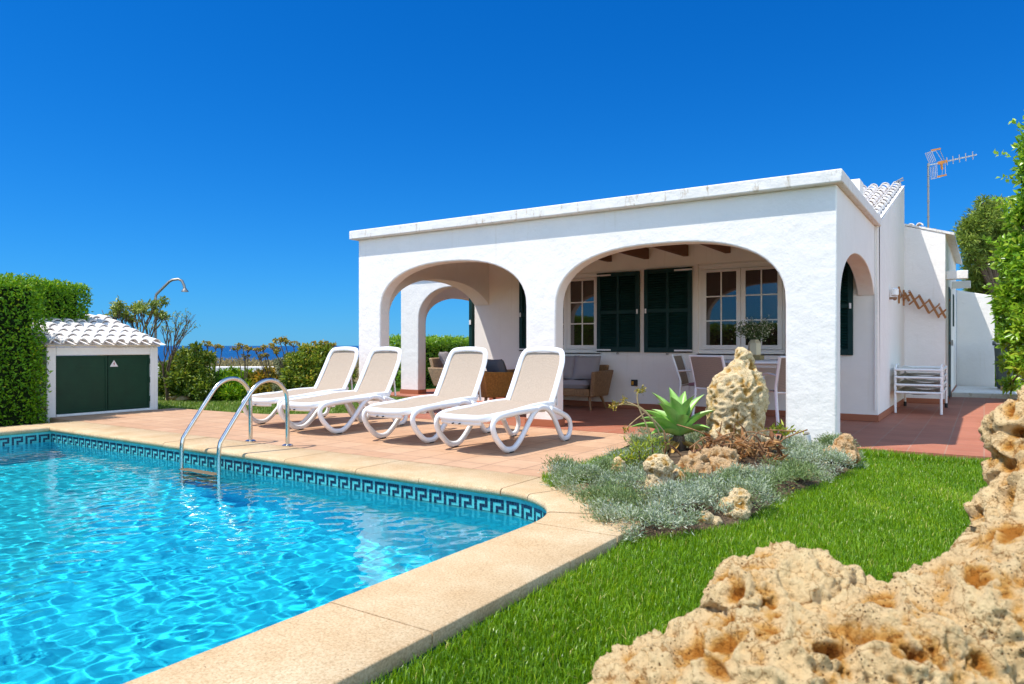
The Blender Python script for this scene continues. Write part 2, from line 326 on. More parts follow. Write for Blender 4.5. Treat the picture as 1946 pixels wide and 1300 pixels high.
# ------------------------------------------------------------------ camera, light, sky
cam = bpy.data.cameras.new('camera'); cam.sensor_width = 36; cam.lens = 24.86; cam.shift_y = 7 / 1946; cam.clip_end = 60000; cam.clip_start = .05
cam.dof.use_dof = True; cam.dof.focus_distance = 7.0; cam.dof.aperture_fstop = 6.3
co = bpy.data.objects.new('camera', cam); COL.objects.link(co); co.location = (0, 0, .95); co.rotation_euler = (R(90), 0, R(33.73)); SC.camera = co
SUN = Vector((1, 1.15, -3.0)).normalized()
sl = bpy.data.lights.new('sun', 'SUN'); sl.energy = 2.05; sl.angle = R(.5); sl.color = (1, .945, .865)
so = bpy.data.objects.new('sun', sl); COL.objects.link(so); so.rotation_euler = SUN.to_track_quat('-Z', 'Y').to_euler(); so.location = (-8, -9, 25)
sl.cycles.is_caustics_light = True
w = bpy.data.worlds.new('World'); SC.world = w; w.use_nodes = True; nt = w.node_tree; bg = nt.nodes['Background']
sk = nt.nodes.new('ShaderNodeTexSky'); sk.sky_type = 'NISHITA'; sk.sun_disc = False; sk.sun_elevation = math.asin(-SUN.z)
sk.sun_rotation = math.atan2(-SUN.x, -SUN.y); sk.air_density = 1.0; sk.dust_density = 0; sk.ozone_density = 10; sk.altitude = 2000
# a clean sky: deep blue over the sea and the garden, brightened, warmed sky added overhead and inland to fill the shade
def wn(typ, **kw):
    x = nt.nodes.new(typ)
    for k, v in kw.items(): setattr(x, k, v)
    return x
def wm(op, a, b):
    x = wn('ShaderNodeMath', operation=op); nt.links.new(a, x.inputs[0]); x.inputs[1].default_value = b; return x.outputs[0]
tc = wn('ShaderNodeTexCoord'); dp = wn('ShaderNodeVectorMath', operation='DOT_PRODUCT'); dp.inputs[1].default_value = Vector((.70, -.42, .58)).normalized()[:]
nt.links.new(tc.outputs['Generated'], dp.inputs[0]); mr = wn('ShaderNodeMapRange', interpolation_type='SMOOTHSTEP'); mr.inputs['From Min'].default_value = .25; mr.inputs['From Max'].default_value = .55
nt.links.new(dp.outputs['Value'], mr.inputs['Value'])
sp = wn('ShaderNodeSeparateColor'); cb = wn('ShaderNodeCombineColor'); nt.links.new(sk.outputs[0], sp.inputs[0])
nt.links.new(wm('MULTIPLY', wm('POWER', sp.outputs[0], 2.0), .0125), cb.inputs[0]); nt.links.new(wm('MULTIPLY', wm('POWER', sp.outputs[1], .88), .245), cb.inputs[1]); nt.links.new(wm('MULTIPLY', wm('POWER', sp.outputs[2], .72), .58), cb.inputs[2])
wt = wn('ShaderNodeMix', data_type='RGBA', blend_type='MULTIPLY'); wt.inputs[0].default_value = 1; nt.links.new(sk.outputs[0], wt.inputs[6]); wt.inputs[7].default_value = (2.1, 1.45, .98, 1)
mxs = wn('ShaderNodeMix', data_type='RGBA'); nt.links.new(mr.outputs[0], mxs.inputs[0]); hx = wn('ShaderNodeSeparateXYZ'); nt.links.new(tc.outputs['Generated'], hx.inputs[0]); ex = wn('ShaderNodeMath', operation='POWER'); ex.inputs[0].default_value = 2.718; nt.links.new(wm('MULTIPLY', hx.outputs[2], -11.0), ex.inputs[1])
hz = wn('ShaderNodeMix', data_type='RGBA'); hz.clamp_factor = True; nt.links.new(wm('MULTIPLY', ex.outputs[0], .72), hz.inputs[0]); nt.links.new(cb.outputs[0], hz.inputs[6]); hz.inputs[7].default_value = (.30, 1.08, 1.78, 1); nt.links.new(hz.outputs[2], mxs.inputs[6]); nt.links.new(wt.outputs[2], mxs.inputs[7])
nt.links.new(mxs.outputs[2], bg.inputs['Color']); bg.inputs['Strength'].default_value = .15
SC.view_settings.view_transform = 'Standard'; SC.view_settings.look = 'None'; SC.view_settings.exposure = 1.53; SC.view_settings.gamma = 1
cy = SC.cycles; cy.max_bounces = 12; cy.diffuse_bounces = 10; cy.glossy_bounces = 4; cy.transmission_bounces = 6; cy.transparent_max_bounces = 8
cy.sample_clamp_indirect = 6.0; cy.blur_glossy = .3; cy.caustics_reflective = False; cy.caustics_refractive = True
cy.use_denoising = True

# ------------------------------------------------------------------ ground, sea
XL, XRr, Y0, Y1 = -9.08, -2.01, -.6, 3.89          # pool walls
mb = MB(); gz = -.11
xs = [-34, -9.35, -1.75, 60]; ys = [-45, -.9, 4.15, 46]
for i in range(3):
    for j in range(3):
        if i == 1 and j == 1: continue
        mb.add([(xs[i], ys[j], gz), (xs[i + 1], ys[j], gz), (xs[i + 1], ys[j + 1], gz), (xs[i], ys[j + 1], gz)], [(0, 1, 2, 3)])
mb.add([(-34, -45, gz), (-34, 46, gz), (-60, 60, -9), (-60, -60, -9)], [(0, 1, 2, 3)])
mb.add([(-34, 46, gz), (60, 46, gz), (80, 60, -9), (-60, 60, -9)], [(0, 1, 2, 3)])
struct(mb.build('ground', EARTH, weld=True))
mb = MB(); S = 42000; mb.add([(-S, -S, -7), (S, -S, -7), (S, S, -7), (-S, S, -7)], [(0, 1, 2, 3)]); struct(mb.build('sea', SEA))
# a faint headland on the horizon
mb = MB()
pts = [(-9000 + i * 190, 13500 + i * 260, -7 + h) for i, h in enumerate((0, 20, 60, 95, 120, 135, 110, 140, 90, 40, 0))]
for a, b in zip(pts[:-1], pts[1:]):
    mb.add([(a[0], a[1], -8), (b[0], b[1], -8), b, a, (a[0] - 700, a[1] + 900, -8), (b[0] - 700, b[1] + 900, -8)], [(0, 1, 2, 3), (3, 2, 5, 4)])
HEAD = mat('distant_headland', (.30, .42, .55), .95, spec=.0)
struct(mb.build('headland', HEAD))

# ------------------------------------------------------------------ pool
Wz = -.165
RC = .66                                             # rounded far right corner
def corner_path(off, n=10):
    """inner outline of the far right corner, moved outward by off (far wall -> right wall)."""
    cx_, cy_ = XRr - RC, Y1 - RC; r = RC + off
    return [(cx_ + r * math.sin(a), cy_ + r * math.cos(a)) for a in [math.pi / 2 * i / n for i in range(n + 1)]]
outline = [(XL, Y0), (XL, Y1)] + corner_path(0) + [(XRr, Y0)]
def fz(x): return -1.22 - .35 * max(0, min(1, (x - XL) / (XRr - XL)))
mb = MB()
for (ax, ay), (bx, by) in zip(outline, outline[1:] + outline[:1]):
    mb.add([(ax, ay, fz(ax)), (bx, by, fz(bx)), (bx, by, -.05), (ax, ay, -.05)], [(0, 1, 2, 3)])
ng = 24
mb.grid(lambda u, v: (XL + (XRr - XL) * u, Y0 + (Y1 - Y0) * v, fz(XL + (XRr - XL) * u) - .002), ng, 2)
pb = struct(mb.build('pool_basin', POOL_TILE)); pb.cycles.is_caustics_receiver = True
# tile band: turquoise strip with the running key in navy cells, slightly proud
mb = MB(); CELL = .0223; top = -.078
KEY = ['111110', '100010', '101110', '101000', '101111']
def band(path):
    L = [0]
    for a, b in zip(path[:-1], path[1:]): L.append(L[-1] + math.hypot(b[0] - a[0], b[1] - a[1]))
    def at(s, off):
        for i in range(len(L) - 1):
            if s <= L[i + 1] or i == len(L) - 2:
                a, b = path[i], path[i + 1]; k = (s - L[i]) / (L[i + 1] - L[i]); d = ((b[0] - a[0]) / (L[i + 1] - L[i]), (b[1] - a[1]) / (L[i + 1] - L[i]))
                return (a[0] + (b[0] - a[0]) * k + d[1] * off, a[1] + (b[1] - a[1]) * k - d[0] * off)
    n = int(L[-1] / (CELL * 6)); cell = L[-1] / (n * 6)
    for a, b in zip(path[:-1], path[1:]):
        pa, pb_ = Vector((*a, 0)), Vector((*b, 0)); d = (pb_ - pa).normalized(); o = Vector((d.y, -d.x, 0)) * .003
        mb.add([(*(pa + o).xy, -.23), (*(pb_ + o).xy, -.23), (*(pb_ + o).xy, -.045), (*(pa + o).xy, -.045)], [(0, 1, 2, 3)], 0)
    for u in range(n):
        for r_, row in enumerate(KEY):
            for cidx, ch in enumerate(row):
                if ch == '1':
                    s0 = (u * 6 + cidx) * cell; a = at(s0 + .0006, .006); b = at(s0 + cell - .0006, .006); z1 = top - r_ * CELL - .0006; z0 = top - (r_ + 1) * CELL + .0006
                    mb.add([(*a, z0), (*b, z0), (*b, z1), (*a, z1)], [(0, 1, 2, 3)], 1)
band([(XL, Y0), (XL, Y1)]); band([(XL, Y1)] + corner_path(0) + [(XRr, Y0)])
tb = struct(mb.build('pool_tile_band', [BAND_TILE, NAVY_TILE])); tb.cycles.is_caustics_receiver = True
# teal grout line under the coping
mb = MB()
# coping: separate slabs with a rounded nose, small joints
def slab(path_in, path_out, mb, z1=0.0, th=.055, nose=.028):
    """slab between an inner (pool) polyline and an outer one with equal point counts."""
    n = len(path_in); prof = []
    for i in range(n):
        a, b = Vector((*path_in[i], 0)), Vector((*path_out[i], 0)); d = (b - a).normalized(); row = []
        for k in range(6):
            an = math.pi * k / 5; row.append((a.x + d.x * nose * (1 - math.sin(an)), a.y + d.y * nose * (1 - math.sin(an)), z1 - th / 2 - math.cos(an) * th / 2))
        row = row[:1] + row[1:]
        row += [(b.x - d.x * .006, b.y - d.y * .006, z1), (b.x, b.y, z1 - .006), (b.x, b.y, z1 - th)]
        prof.append(row)
    m = len(prof[0]); vs = [p for r_ in prof for p in r_]; fs = []
    for i in range(n - 1):
        for j in range(m): fs.append((i * m + j, i * m + (j + 1) % m, (i + 1) * m + (j + 1) % m, (i + 1) * m + j))
    fs.append(tuple(range(m))); fs.append(tuple((n - 1) * m + j for j in range(m))[::-1]); mb.add(vs, fs)
IN = .030; CW = .515; J = .005
cop = MB()
def run(p, q, outd, cuts):
    d = Vector((q[0] - p[0], q[1] - p[1])); Lt = d.length; d /= Lt; cs = [0] + cuts + [Lt]
    for a, b in zip(cs[:-1], cs[1:]):
        rz = random.uniform(-.0025, .0025)
        A = [(p[0] + d.x * s, p[1] + d.y * s) for s in (a + J / 2, b - J / 2)]
        slab(A, [(x + outd[0] * CW, y + outd[1] * CW) for x, y in A], cop, rz)
fy = Y1 - IN; rx = XRr - IN; lx = XL + IN
run((lx, fy), (XRr - RC - .003, fy), (0, 1), [.55, 1.45, 2.36, 3.27, 4.18, 5.02, 5.66])
run((rx, Y1 - RC - .003), (rx, Y0), (1, 0), [.48, 1.42, 2.38, 3.34])
run((lx, Y0), (lx, fy - .0), (-1, 0), [.9, 1.8, 2.7, 3.6])
cpi = corner_path(-IN, 12)                            # three wedge slabs round the corner
ox, oy = rx + CW, fy + CW
def outer(a):                                         # rounded-off outer corner
    c0 = (XRr - RC, Y1 - RC); dx, dy = math.sin(a), math.cos(a); n = 3.2
    ex, ey = ox - c0[0], oy - c0[1]; k = (abs(dx / ex) ** n + abs(dy / ey) ** n) ** (-1 / n); return (c0[0] + dx * k, c0[1] + dy * k)
for k in range(4):
    ang = [math.pi / 2 * (k + (i / 6)) / 4 for i in range(7)]; ang[0] += .006; ang[-1] -= .006
    c0 = (XRr - RC, Y1 - RC); r = RC - IN
    slab([(c0[0] + r * math.sin(a), c0[1] + r * math.cos(a)) for a in ang], [outer(a) for a in ang], cop, random.uniform(-.002, .002))
slab([(lx - CW, fy + .004), (lx - .004, fy + .004)], [(lx - CW, fy + CW), (lx - .004, fy + CW)], cop, -.001)
struct(cop.build('pool_coping', COPING, smooth=True))
MORTAR = mat('pale_mortar', (.62, .53, .40), .9)
g_ = MB()                                             # mortar bed below the slabs, teal where it meets the pool
pin = [(XL, Y0), (XL, Y1)] + corner_path(.0) + [(XRr, Y0)]; pout = [(XL - .46, Y0), (XL - .46, Y1 + .46)] + [outer(math.pi / 2 * i / 10) for i in range(11)] + [(XRr + .46, Y0)]
pout = [(x - .03 if x > -2 else x, y - .03 if y > 4 else y) for x, y in pout]
n = len(pin); vs = [(*p, -.012) for p in pin] + [(*p, -.012) for p in pout] + [(*p, -.2) for p in pout]
vs = [(x, y, z if z < -.1 else -.0555) for x, y, z in vs]
g_.add(vs, [(i, i + 1, n + i + 1, n + i) for i in range(n - 1)] + [(n + i, n + i + 1, 2 * n + i + 1, 2 * n + i) for i in range(n - 1)])
struct(g_.build('coping_bed', TEAL_EDGE))
mo = MB(); vs = [(*p, -.007) for p in pin] + [(*p, -.007) for p in pout]; mo.add(vs, [(i, i + 1, n + i + 1, n + i) for i in range(n - 1)]); struct(mo.build('joint_mortar', MORTAR))
# water with real ripples
NX, NY = 300, 190
wx = np.linspace(XL + .0, XRr + .0, NX); wy = np.linspace(Y0, Y1, NY); X, Y = np.meshgrid(wx, wy); Z = np.zeros_like(X)
rg = np.random.default_rng(5)
for k in range(80):
    lam = np.exp(rg.uniform(np.log(.05), np.log(.21))); th = rg.uniform(0, 2 * np.pi); kk = 2 * np.pi / lam
    Z += .00024 * (lam / .2) ** 1.15 * np.sin(kk * (X * np.cos(th) + Y * np.sin(th)) + rg.uniform(0, 6.28))
V = np.stack([X, Y, Wz + Z], -1).reshape(-1, 3)
ii = (np.arange(NY - 1)[:, None] * NX + np.arange(NX - 1)[None]).ravel(); F = np.stack([ii, ii + 1, ii + NX + 1, ii + NX], 1)
cx_, cy_ = XRr - RC, Y1 - RC
ctr = V[F].mean(1); keep = ~((ctr[:, 0] > cx_) & (ctr[:, 1] > cy_) & (np.hypot(ctr[:, 0] - cx_, ctr[:, 1] - cy_) > RC))
wo = struct(np_mesh('water', V, F[keep], WATER)); wo.cycles.is_caustics_caster = True

# ------------------------------------------------------------------ paving and lawns
def sheet(name, poly, z0, z1, m):
    o = MB().prism(poly, z0, z1, 'z').build(name, m); return struct(o)
sheet('pool_deck', [(-10.3, 4.392), (-2.56, 4.392), (-2.62, 5.0), (-2.74, 5.6), (-2.86, 6.4), (-2.92, 7.02), (-7.52, 7.02), (-7.75, 6.75), (-8.2, 6.33), (-8.8, 6.22), (-10.3, 6.12)], -.1, -.004, DECK)
sheet('porch_floor', [(-7.47, 7.024), (-2.86, 7.024), (-1.9, 7.12), (-1.15, 7.2), (-.7, 7.26), (2.6, 7.4), (2.6, 15.44), (-10.1, 15.44), (-10.1, 10.1), (-8.1, 9.95), (-7.47, 9.6)], -.1, .0, PORCH)
LAWN = [(-1.51, 3.1), (-1.51, -1.0), (3.4, -1.0), (3.4, 7.42), (-.7, 7.255), (-1.2, 7.19), (-2.1, 7.1), (-2.88, 6.98), (-2.82, 6.4), (-2.70, 5.6), (-2.57, 5.0), (-2.5, 4.41), (-1.9, 3.95)]
sheet('lawn_soil', LAWN, -.10, -.068, TURF)
LAWN_B = [(-10.35, 6.13), (-8.8, 6.23), (-8.22, 6.35), (-7.77, 6.77), (-7.49, 7.1), (-7.49, 9.58), (-8.1, 9.93), (-10.12, 10.08), (-10.12, 15.4), (-14.5, 13.0), (-14.5, 6.13)]
sheet('rough_lawn_soil', LAWN_B, -.105, -.06, TURF)
# ------------------------------------------------------------------ the villa
XF0, XF1, YF, YB = -7.37, -1.135, 7.12, 9.87
house = thing('villa', (-4.2, 9.0, 0), 'low white plastered villa with arched porch and flat overhanging slab roof', 'house')
def arch(a, b, zs, zc, n=26, e=2.35, z0=0.0, sp0=None):
    """outline of an opening from (a,z0) up over a flattened arch to (b,z0)."""
    c, hw = (a + b) / 2, (b - a) / 2; pts = [(a, z0)]
    for i in range(n + 1):
        th = math.pi * (1 - i / n); cx_, sx_ = math.cos(th), math.sin(th)
        pts.append((c + hw * math.copysign(abs(cx_) ** (2 / e), cx_), zs + (zc - zs) * abs(sx_) ** (2 / e)))
    return pts + [(b, z0)]
AL = arch(-6.945, -4.555, 1.42, 2.035); AR = arch(-4.145, -1.59, 1.36, 2.035, e=2.5)
ZS = 2.447
front = [(XF0, 0)] + AL + AR + [(XF1, 0), (XF1, ZS), (XF0, ZS)]
TH = .19
MB().prism(front, YF, YF + TH, 'y').build('front_wall', PLASTER, house, bevel=.018, seg=3)
# side walls of the porch with their arches; they spring from the back wall
SA = arch(YF + TH + .04, YB + .25, 1.30, 1.955, e=2.3)
def half_side(y0, y1, arc): 
    pts = [(p[0], p[1]) for p in arc if p[0] <= y1]
    return [(y0, 0)] + pts + [(y1, pts[-1][1]), (y1, ZS), (y0, ZS)]
sa_l = arch(YF + TH + .10, YB + .12, 1.32, 1.985, e=2.2); sa_r = arch(7.33, YB + .06, 1.36, 1.945, e=2.15)
MB().prism(half_side(YF + TH + .001, YB - .001, sa_l), XF0 + .003, -7.06, 'x').build('side_wall', PLASTER, house, bevel=.015, seg=2)
MB().prism(half_side(YF + TH + .001, YB - .001, sa_r), -1.33, XF1 - .003, 'x').build('side_wall', PLASTER, house, bevel=.015, seg=2)
# roof slab with a weathered edge
mb = MB(); mb.box((-7.455, YF - .098, ZS), (-1.075, YB + .1, 2.567)); mb.build('roof_slab', PLASTER_EDGE, house, bevel=.012)
mb = MB().box((XF0 + .02, YF + TH, 2.40), (XF1 - .02, YB - .002, ZS - .003)); mb.build('porch_ceiling', PLASTER_SMOOTH, house)
for bx in (-7.0 + .6, -5.97, -5.37, -4.765, -4.158, -3.554, -2.95, -2.35, -1.75):
    MB().box((bx - .06, YF + TH + .002, 2.238), (bx + .02, YB - .003, 2.399)).build('ceiling_beam', WOOD_BEAM, house, bevel=.006)
MB().lathe([(.11, 0), (.13, .03), (.05, .06)], (-2.62, 9.2, 2.34), 20).build('ceiling_light', GLASS_LAMP, house, smooth=True)
# back wall (the house front) with window openings
XH = -1.105
def wall_with_holes(x0, x1, z0, z1, holes, y0, y1):
    mb = MB(); xs = sorted({x0, x1, *[h[0] for h in holes], *[h[1] for h in holes]})
    for a, b in zip(xs[:-1], xs[1:]):
        hz = [h for h in holes if h[0] <= a + 1e-6 and h[1] >= b - 1e-6]
        if not hz: mb.box((a, y0, z0), (b, y1, z1))
        else: mb.box((a, y0, z0), (b, y1, hz[0][2])); mb.box((a, y0, hz[0][3]), (b, y1, z1))
    return mb
W1 = (-6.14, -4.955, .842, 2.10); W2 = (-3.40, -2.20, .842, 2.115)
wall_with_holes(-7.37, XH, 0, 2.62, [W1, W2], YB, YB + .22).build('house_front_wall', PLASTER_SMOOTH, house, weld=True)
def window(x0, x1, z0, z1, y, cas, name='window'):
    """fixed outer frame, casements with 2 x 3 panes."""
    f = MB(); fw = .05
    f.box((x0, y, z0), (x1, y + .07, z0 + fw)); f.box((x0, y, z1 - .085), (x1, y + .07, z1)); f.box((x0, y + .001, z0 + fw), (x0 + fw, y + .07, z1 - .085)); f.box((x1 - fw, y + .001, z0 + fw), (x1, y + .07, z1 - .085))
    f.box((x0 - .02, y - .03, z0 - .028), (x1 + .02, y + .05, z0 - .002)); f.box((x0, y - .012, z1 - .04), (x1, y - .0005, z1 - .015))
    w_ = f.build('window', WHITE_PVC, house, bevel=.004)
    n = cas; cwid = (x1 - x0 - 2 * fw) / n
    for i in range(n):
        a = x0 + fw + i * cwid; b = a + cwid; c = MB(); st = .062; yy = y - .012
        za, zb = z0 + fw + .004, z1 - .09
        c.box((a + .003, yy, za), (b - .003, yy + .05, za + st)); c.box((a + .003, yy, zb - st * .6), (b - .003, yy + .05, zb))
        c.box((a + .003, yy + .001, za + st), (a + st, yy + .05, zb - st * .6)); c.box((b - st, yy + .001, za + st), (b - .003, yy + .05, zb - st * .6))
        gx0, gx1, gz0, gz1 = a + st, b - st, za + st, zb - st * .6
        c.box(((gx0 + gx1) / 2 - .009, yy + .006, gz0), ((gx0 + gx1) / 2 + .009, yy + .034, gz1))
        for k in (1, 2):
            zz = gz0 + (gz1 - gz0) * k / 3
            c.box((gx0, yy + .007, zz - .009), ((gx0 + gx1) / 2 - .009, yy + .033, zz + .009)); c.box(((gx0 + gx1) / 2 + .009, yy + .007, zz - .009), (gx1, yy + .033, zz + .009))
        c.build('casement', WHITE_PVC, w_, bevel=.003)
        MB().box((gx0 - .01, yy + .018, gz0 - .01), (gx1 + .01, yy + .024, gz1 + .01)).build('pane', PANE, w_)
    return w_
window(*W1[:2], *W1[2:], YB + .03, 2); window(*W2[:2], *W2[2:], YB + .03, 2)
MB().box((-7.0, YB + .23, .6), (-1.3, YB + .25, 2.3)).build('dark_room_sheet', INNER_SHADE, house)  # near-black sheet added for the unlit room behind the windows
def shutter(x0, x1, z0, z1, y, hinge):
    """louvred leaf, two columns by two rows; folded flat in front of the wall. hinge: 'l' or 'r'."""
    f = MB(); st = .062; d = .036; xm = (x0 + x1) / 2; zm = z0 + (z1 - z0) * .50
    f.box((x0, y, z0), (x0 + st, y + d, z1)); f.box((x1 - st, y, z0), (x1, y + d, z1))
    for a, b in ((x0 + st, xm - .02), (xm + .02, x1 - st)):
        f.box((a, y + .001, z0), (b, y + d - .001, z0 + .075)); f.box((a, y + .001, z1 - .06), (b, y + d - .001, z1)); f.box((a, y + .001, zm - .025), (b, y + d - .001, zm + .025))
    f.box((xm - .02, y + .0005, z0), (xm + .02, y + d, z1))
    o = f.build('shutter', GREEN_SHUTTER, house, bevel=.003)
    s = MB()
    for a, b in ((x0 + st, xm - .02), (xm + .02, x1 - st)):
        for lo, hi in ((z0 + .075, zm - .025), (zm + .025, z1 - .06)):
            n = max(6, int((hi - lo) / .034))
            for k in range(n):
                zz = lo + (hi - lo) * (k + .5) / n
                s.add([(a, y + .004, zz - .014), (b, y + .004, zz - .014), (b, y + .030, zz + .014), (a, y + .030, zz + .014), (a, y + .009, zz - .018), (b, y + .009, zz - .018), (b, y + .035, zz + .010), (a, y + .035, zz + .010)],
                      [(0, 1, 2, 3), (7, 6, 5, 4), (0, 4, 5, 1), (2, 6, 7, 3)])
    s.box((x0 + st - .004, y + d - .006, z0 + .05), (x1 - st + .004, y + d - .002, z1 - .05)); s.build('slats', GREEN_SHUTTER, o)  # box is a backing sheet added so gaps between slats read dark
    h = MB(); ax, bx = (x0 - .01, x0 + .24) if hinge == 'l' else (x1 - .26, x1 + .01)
    for zz in (z0 + .03, z1 - .035): MB().box((ax, y - .007, zz - .012), (bx, y - .001, zz + .012)).build('hinge_strap', WHITE_METAL, o, bevel=.002)
    lx_ = x1 - .03 if hinge == 'l' else x0 + .03
    MB().box((lx_ - .012, y - .022, zm - .035), (lx_ + .012, y - .001, zm + .035)).build('latch', WHITE_METAL, o, bevel=.004)
    MB().lathe([(.016, 0), (.02, .012), (.012, .03)], (xm, y - .004, z0 - .035), 10).build('shutter_holder', GALV, o, smooth=True)
    return o
shutter(-4.985, -4.279, .855, 2.066, YB - .045, 'l'); shutter(-4.205, -3.475, .850, 2.078, YB - .045, 'r')
shutter(-6.86 + .44, -5.99 + .26 - .43, .862, 2.062, YB - .045, 'r')
shutter(-2.13, -1.38, .83, 2.08, YB - .045, 'l')
# shutter seen edge-on at the far left corner of the house
o = MB().box((-7.52, YB + .03, .9), (-7.455, YB + .62, 1.83)).build('shutter', GREEN_SHUTTER, house, bevel=.003)
MB().box((-7.505, YB + .015, 1.32), (-7.47, YB + .0295, 1.40)).build('latch', WHITE_METAL, o)
# skirting tiles
sk_ = MB()
sk_.box((-7.05, YB - .014, .001), (XH + .001, YB - .001, .085))
sk_.box((XH + .001, YB - .014, .001), (XH + .014, 13.43, .085))
sk_.box((-4.565, YF - .013, .001), (-4.135, YF - .001, .085)); sk_.box((-4.145, YF - .001, .001), (-4.132, YF + TH + .012, .085)); sk_.box((-4.56, YF - .001, .001), (-4.547, YF + TH + .012, .085))
sk_.box((XF0 - .012, YF - .013, .001), (-6.93, YF - .001, .085))
sk_.box((-1.09, 13.425, .001), (-.52, 13.438, .085)); sk_.box((-.519, 13.425, .001), (-.506, 14.38, .085)); sk_.box((-.519, 15.45, .001), (-.506, 18.5, .085))
sk_.build('skirting', SKIRT, house, bevel=.004)
# main block: side wall with the raking roof line, gable and tiles
RY0, RZ0, RY1, RZ1 = 9.98, 2.50, 13.44, 3.60
MB().prism([(YB + .221, 0), (13.44, 0), (13.44, RZ1), (RY0, RZ0 - .02)], -1.36, XH, 'x').build('side_wall', PLASTER, house, bevel=.012)
MB().prism([(YB + .221, .1), (16.0, .1), (16.0, 2.6), (13.44, RZ1 - .08), (RY0 + .1, RZ0 - .12)], -7.3, -1.361, 'x').build('main_block', PLASTER, house)
def tile_roof(mb, o, ax, up, wid, length, pitch=.17, row=.27, r=.062):
    o, ax, up = Vector(o), Vector(ax).normalized(), Vector(up).normalized(); nn = ax.cross(up).normalized()
    if nn.z < 0: nn = -nn
    nc = int(wid / pitch); nr = int(length / row + .999)
    mb.add([o, o + ax * wid, o + ax * wid + up * length, o + up * length], [(0, 1, 2, 3)])
    for i in range(nc):
        for j in range(nr):
            jit = random.uniform(-.006, .006); s0 = j * row - .02; s1 = min(length, s0 + row + .05); k = 7; vs = []
            for s_, rr, lift in ((s0, r * 1.12, .030), (s1, r * .9, .006)):
                for q in range(k):
                    an = math.pi * q / (k - 1); vs.append(o + ax * (pitch * (i + .5) + jit - math.cos(an) * rr) + up * s_ + nn * (math.sin(an) * rr + lift - .004))
            for q in range(k):
                an = math.pi * q / (k - 1); vs.append(o + ax * (pitch * (i + .5) + jit - math.cos(an) * (r * 1.12 - .016)) + up * s0 + nn * (math.sin(an) * (r * 1.12 - .016) + .026))
            fs = [(q, q + 1, k + q + 1, k + q) for q in range(k - 1)] + [(q + 1, q, 2 * k + q, 2 * k + q + 1) for q in range(k - 1)]
            mb.add(vs, fs)
ROOF_TILE = mat('white_roof_tile', (.78, .74, .69), .85); t = NT(ROOF_TILE); t.base(t.ramp(t.noise(t.coord(), 9, 6, .7), [(.32, (.62, .54, .47)), (.5, (.78, .74, .70)), (.75, (.82, .80, .77))])); t.bump(t.noise(t.coord(), 40, 4), .006, .5)
mb = MB(); up = Vector((0, RY1 - RY0, RZ1 - RZ0)); tile_roof(mb, (-6.2, RY0, RZ0 + .02), (1, 0, 0), up, 5.1, up.length, .175, .30, .066)
mb.build('tiled_roof', ROOF_TILE, house, smooth=True)
mb = MB().box((-1.62, 10.6, 2.5), (-1.40, 10.95, 3.22)); mb.build('chimney', PLASTER, house, bevel=.012)
rl = MB().tube([(-1.2, 13.3, 3.56), (-1.2, 13.3, 3.68), (-1.12, 13.35, 3.73)], .012, 6); rl.tube([(-1.24, 13.36, 3.66), (-1.1, 13.28, 3.68)], .009, 6); rl.build('roof_finial', GALV, house)
# set-back block with sloping roof and eave
Y2, X2 = 13.44, -.52
MB().prism([(XH - .15, 0), (X2, 0), (X2, 2.77), (XH - .15, 2.995)], Y2 + .001, 18.55, 'y').build('set_back_block', PLASTER, house, bevel=.012)
MB().prism([(XH + .002, 2.957), (X2 + .0, 2.772), (-.40, 2.735), (-.40, 2.775), (XH + .002, 2.985)], Y2 - .01, 18.5, 'y').build('eave_slab', PLASTER_EDGE, house)
mb = MB(); mb.prism([(-1.34, 2.9), (-.95, 2.9), (-.95, 3.15), (-1.34, 3.15)], 15.2, 15.6, 'y')
mb.build('chimney', PLASTER, house, bevel=.01)
mb = MB(); tile_roof(mb, (-1.36, 15.15, 3.16), (1, 0, 0), (0, 1, .12), .44, .5, .145, .25, .05); mb.build('chimney_cap', ROOF_TILE, house, smooth=True)
for y0, z0 in ((13.62, 2.04), (16.1, 2.06)):
    MB().box((X2 + .001, y0, z0), (-.215, y0 + .16, z0 + .135)).build('pergola_beam', PLASTER, house, bevel=.008)
d = MB().box((X2 + .002, 14.52, .02), (X2 + .014, 15.30, 1.98)); dd = d.build('back_door', GREEN_SHUTTER, house, bevel=.004)
mb = MB()
for zz in (.25, 1.0, 1.75): MB().box((X2 + .015, 14.53, zz - .02), (X2 + .026, 14.60, zz + .02)).build('hinge', WOOD_RACK, dd)
MB().box((X2 + .015, 15.22, .95), (X2 + .05, 15.26, 1.05)).build('handle', WHITE_METAL, dd)
MB().box((X2 + .002, 16.5, 1.34), (X2 + .016, 17.0, 1.97)).build('side_shutter', GREEN_SHUTTER, house, bevel=.004)
# downpipe line at the joint
MB().box((-1.134, YB - .03, .15), (-1.128, YB - .012, 2.44)).build('cable_duct', WHITE_METAL, house)
# side porch at the far left
MB().prism([(-9.68, 0)] + arch(-9.22, -7.62, 1.45, 2.07, e=2.1) + [(-7.375, 0), (-7.375, 2.35), (-9.68, 2.35)], 10.5, 10.72, 'y').build('side_porch_wall', PLASTER, house, bevel=.016, seg=3)
MB().prism([(10.722, 0)] + arch(11.0, 13.6, 1.4, 1.98, e=2.2) + [(13.9, 0), (13.9, 2.35), (10.722, 2.35)], -9.677, -9.45, 'x').build('side_porch_wall', PLASTER, house, bevel=.016)
MB().box((-9.75, 10.42, 2.352), (-7.376, 14.0, 2.46)).build('side_porch_slab', PLASTER_EDGE, house, bevel=.012)
MB().box((-9.692, 10.487, .001), (-9.21, 10.499, .085)).box((-9.22, 10.4995, .001), (-9.207, 10.73, .085)).build('skirting', SKIRT, house, bevel=.004)
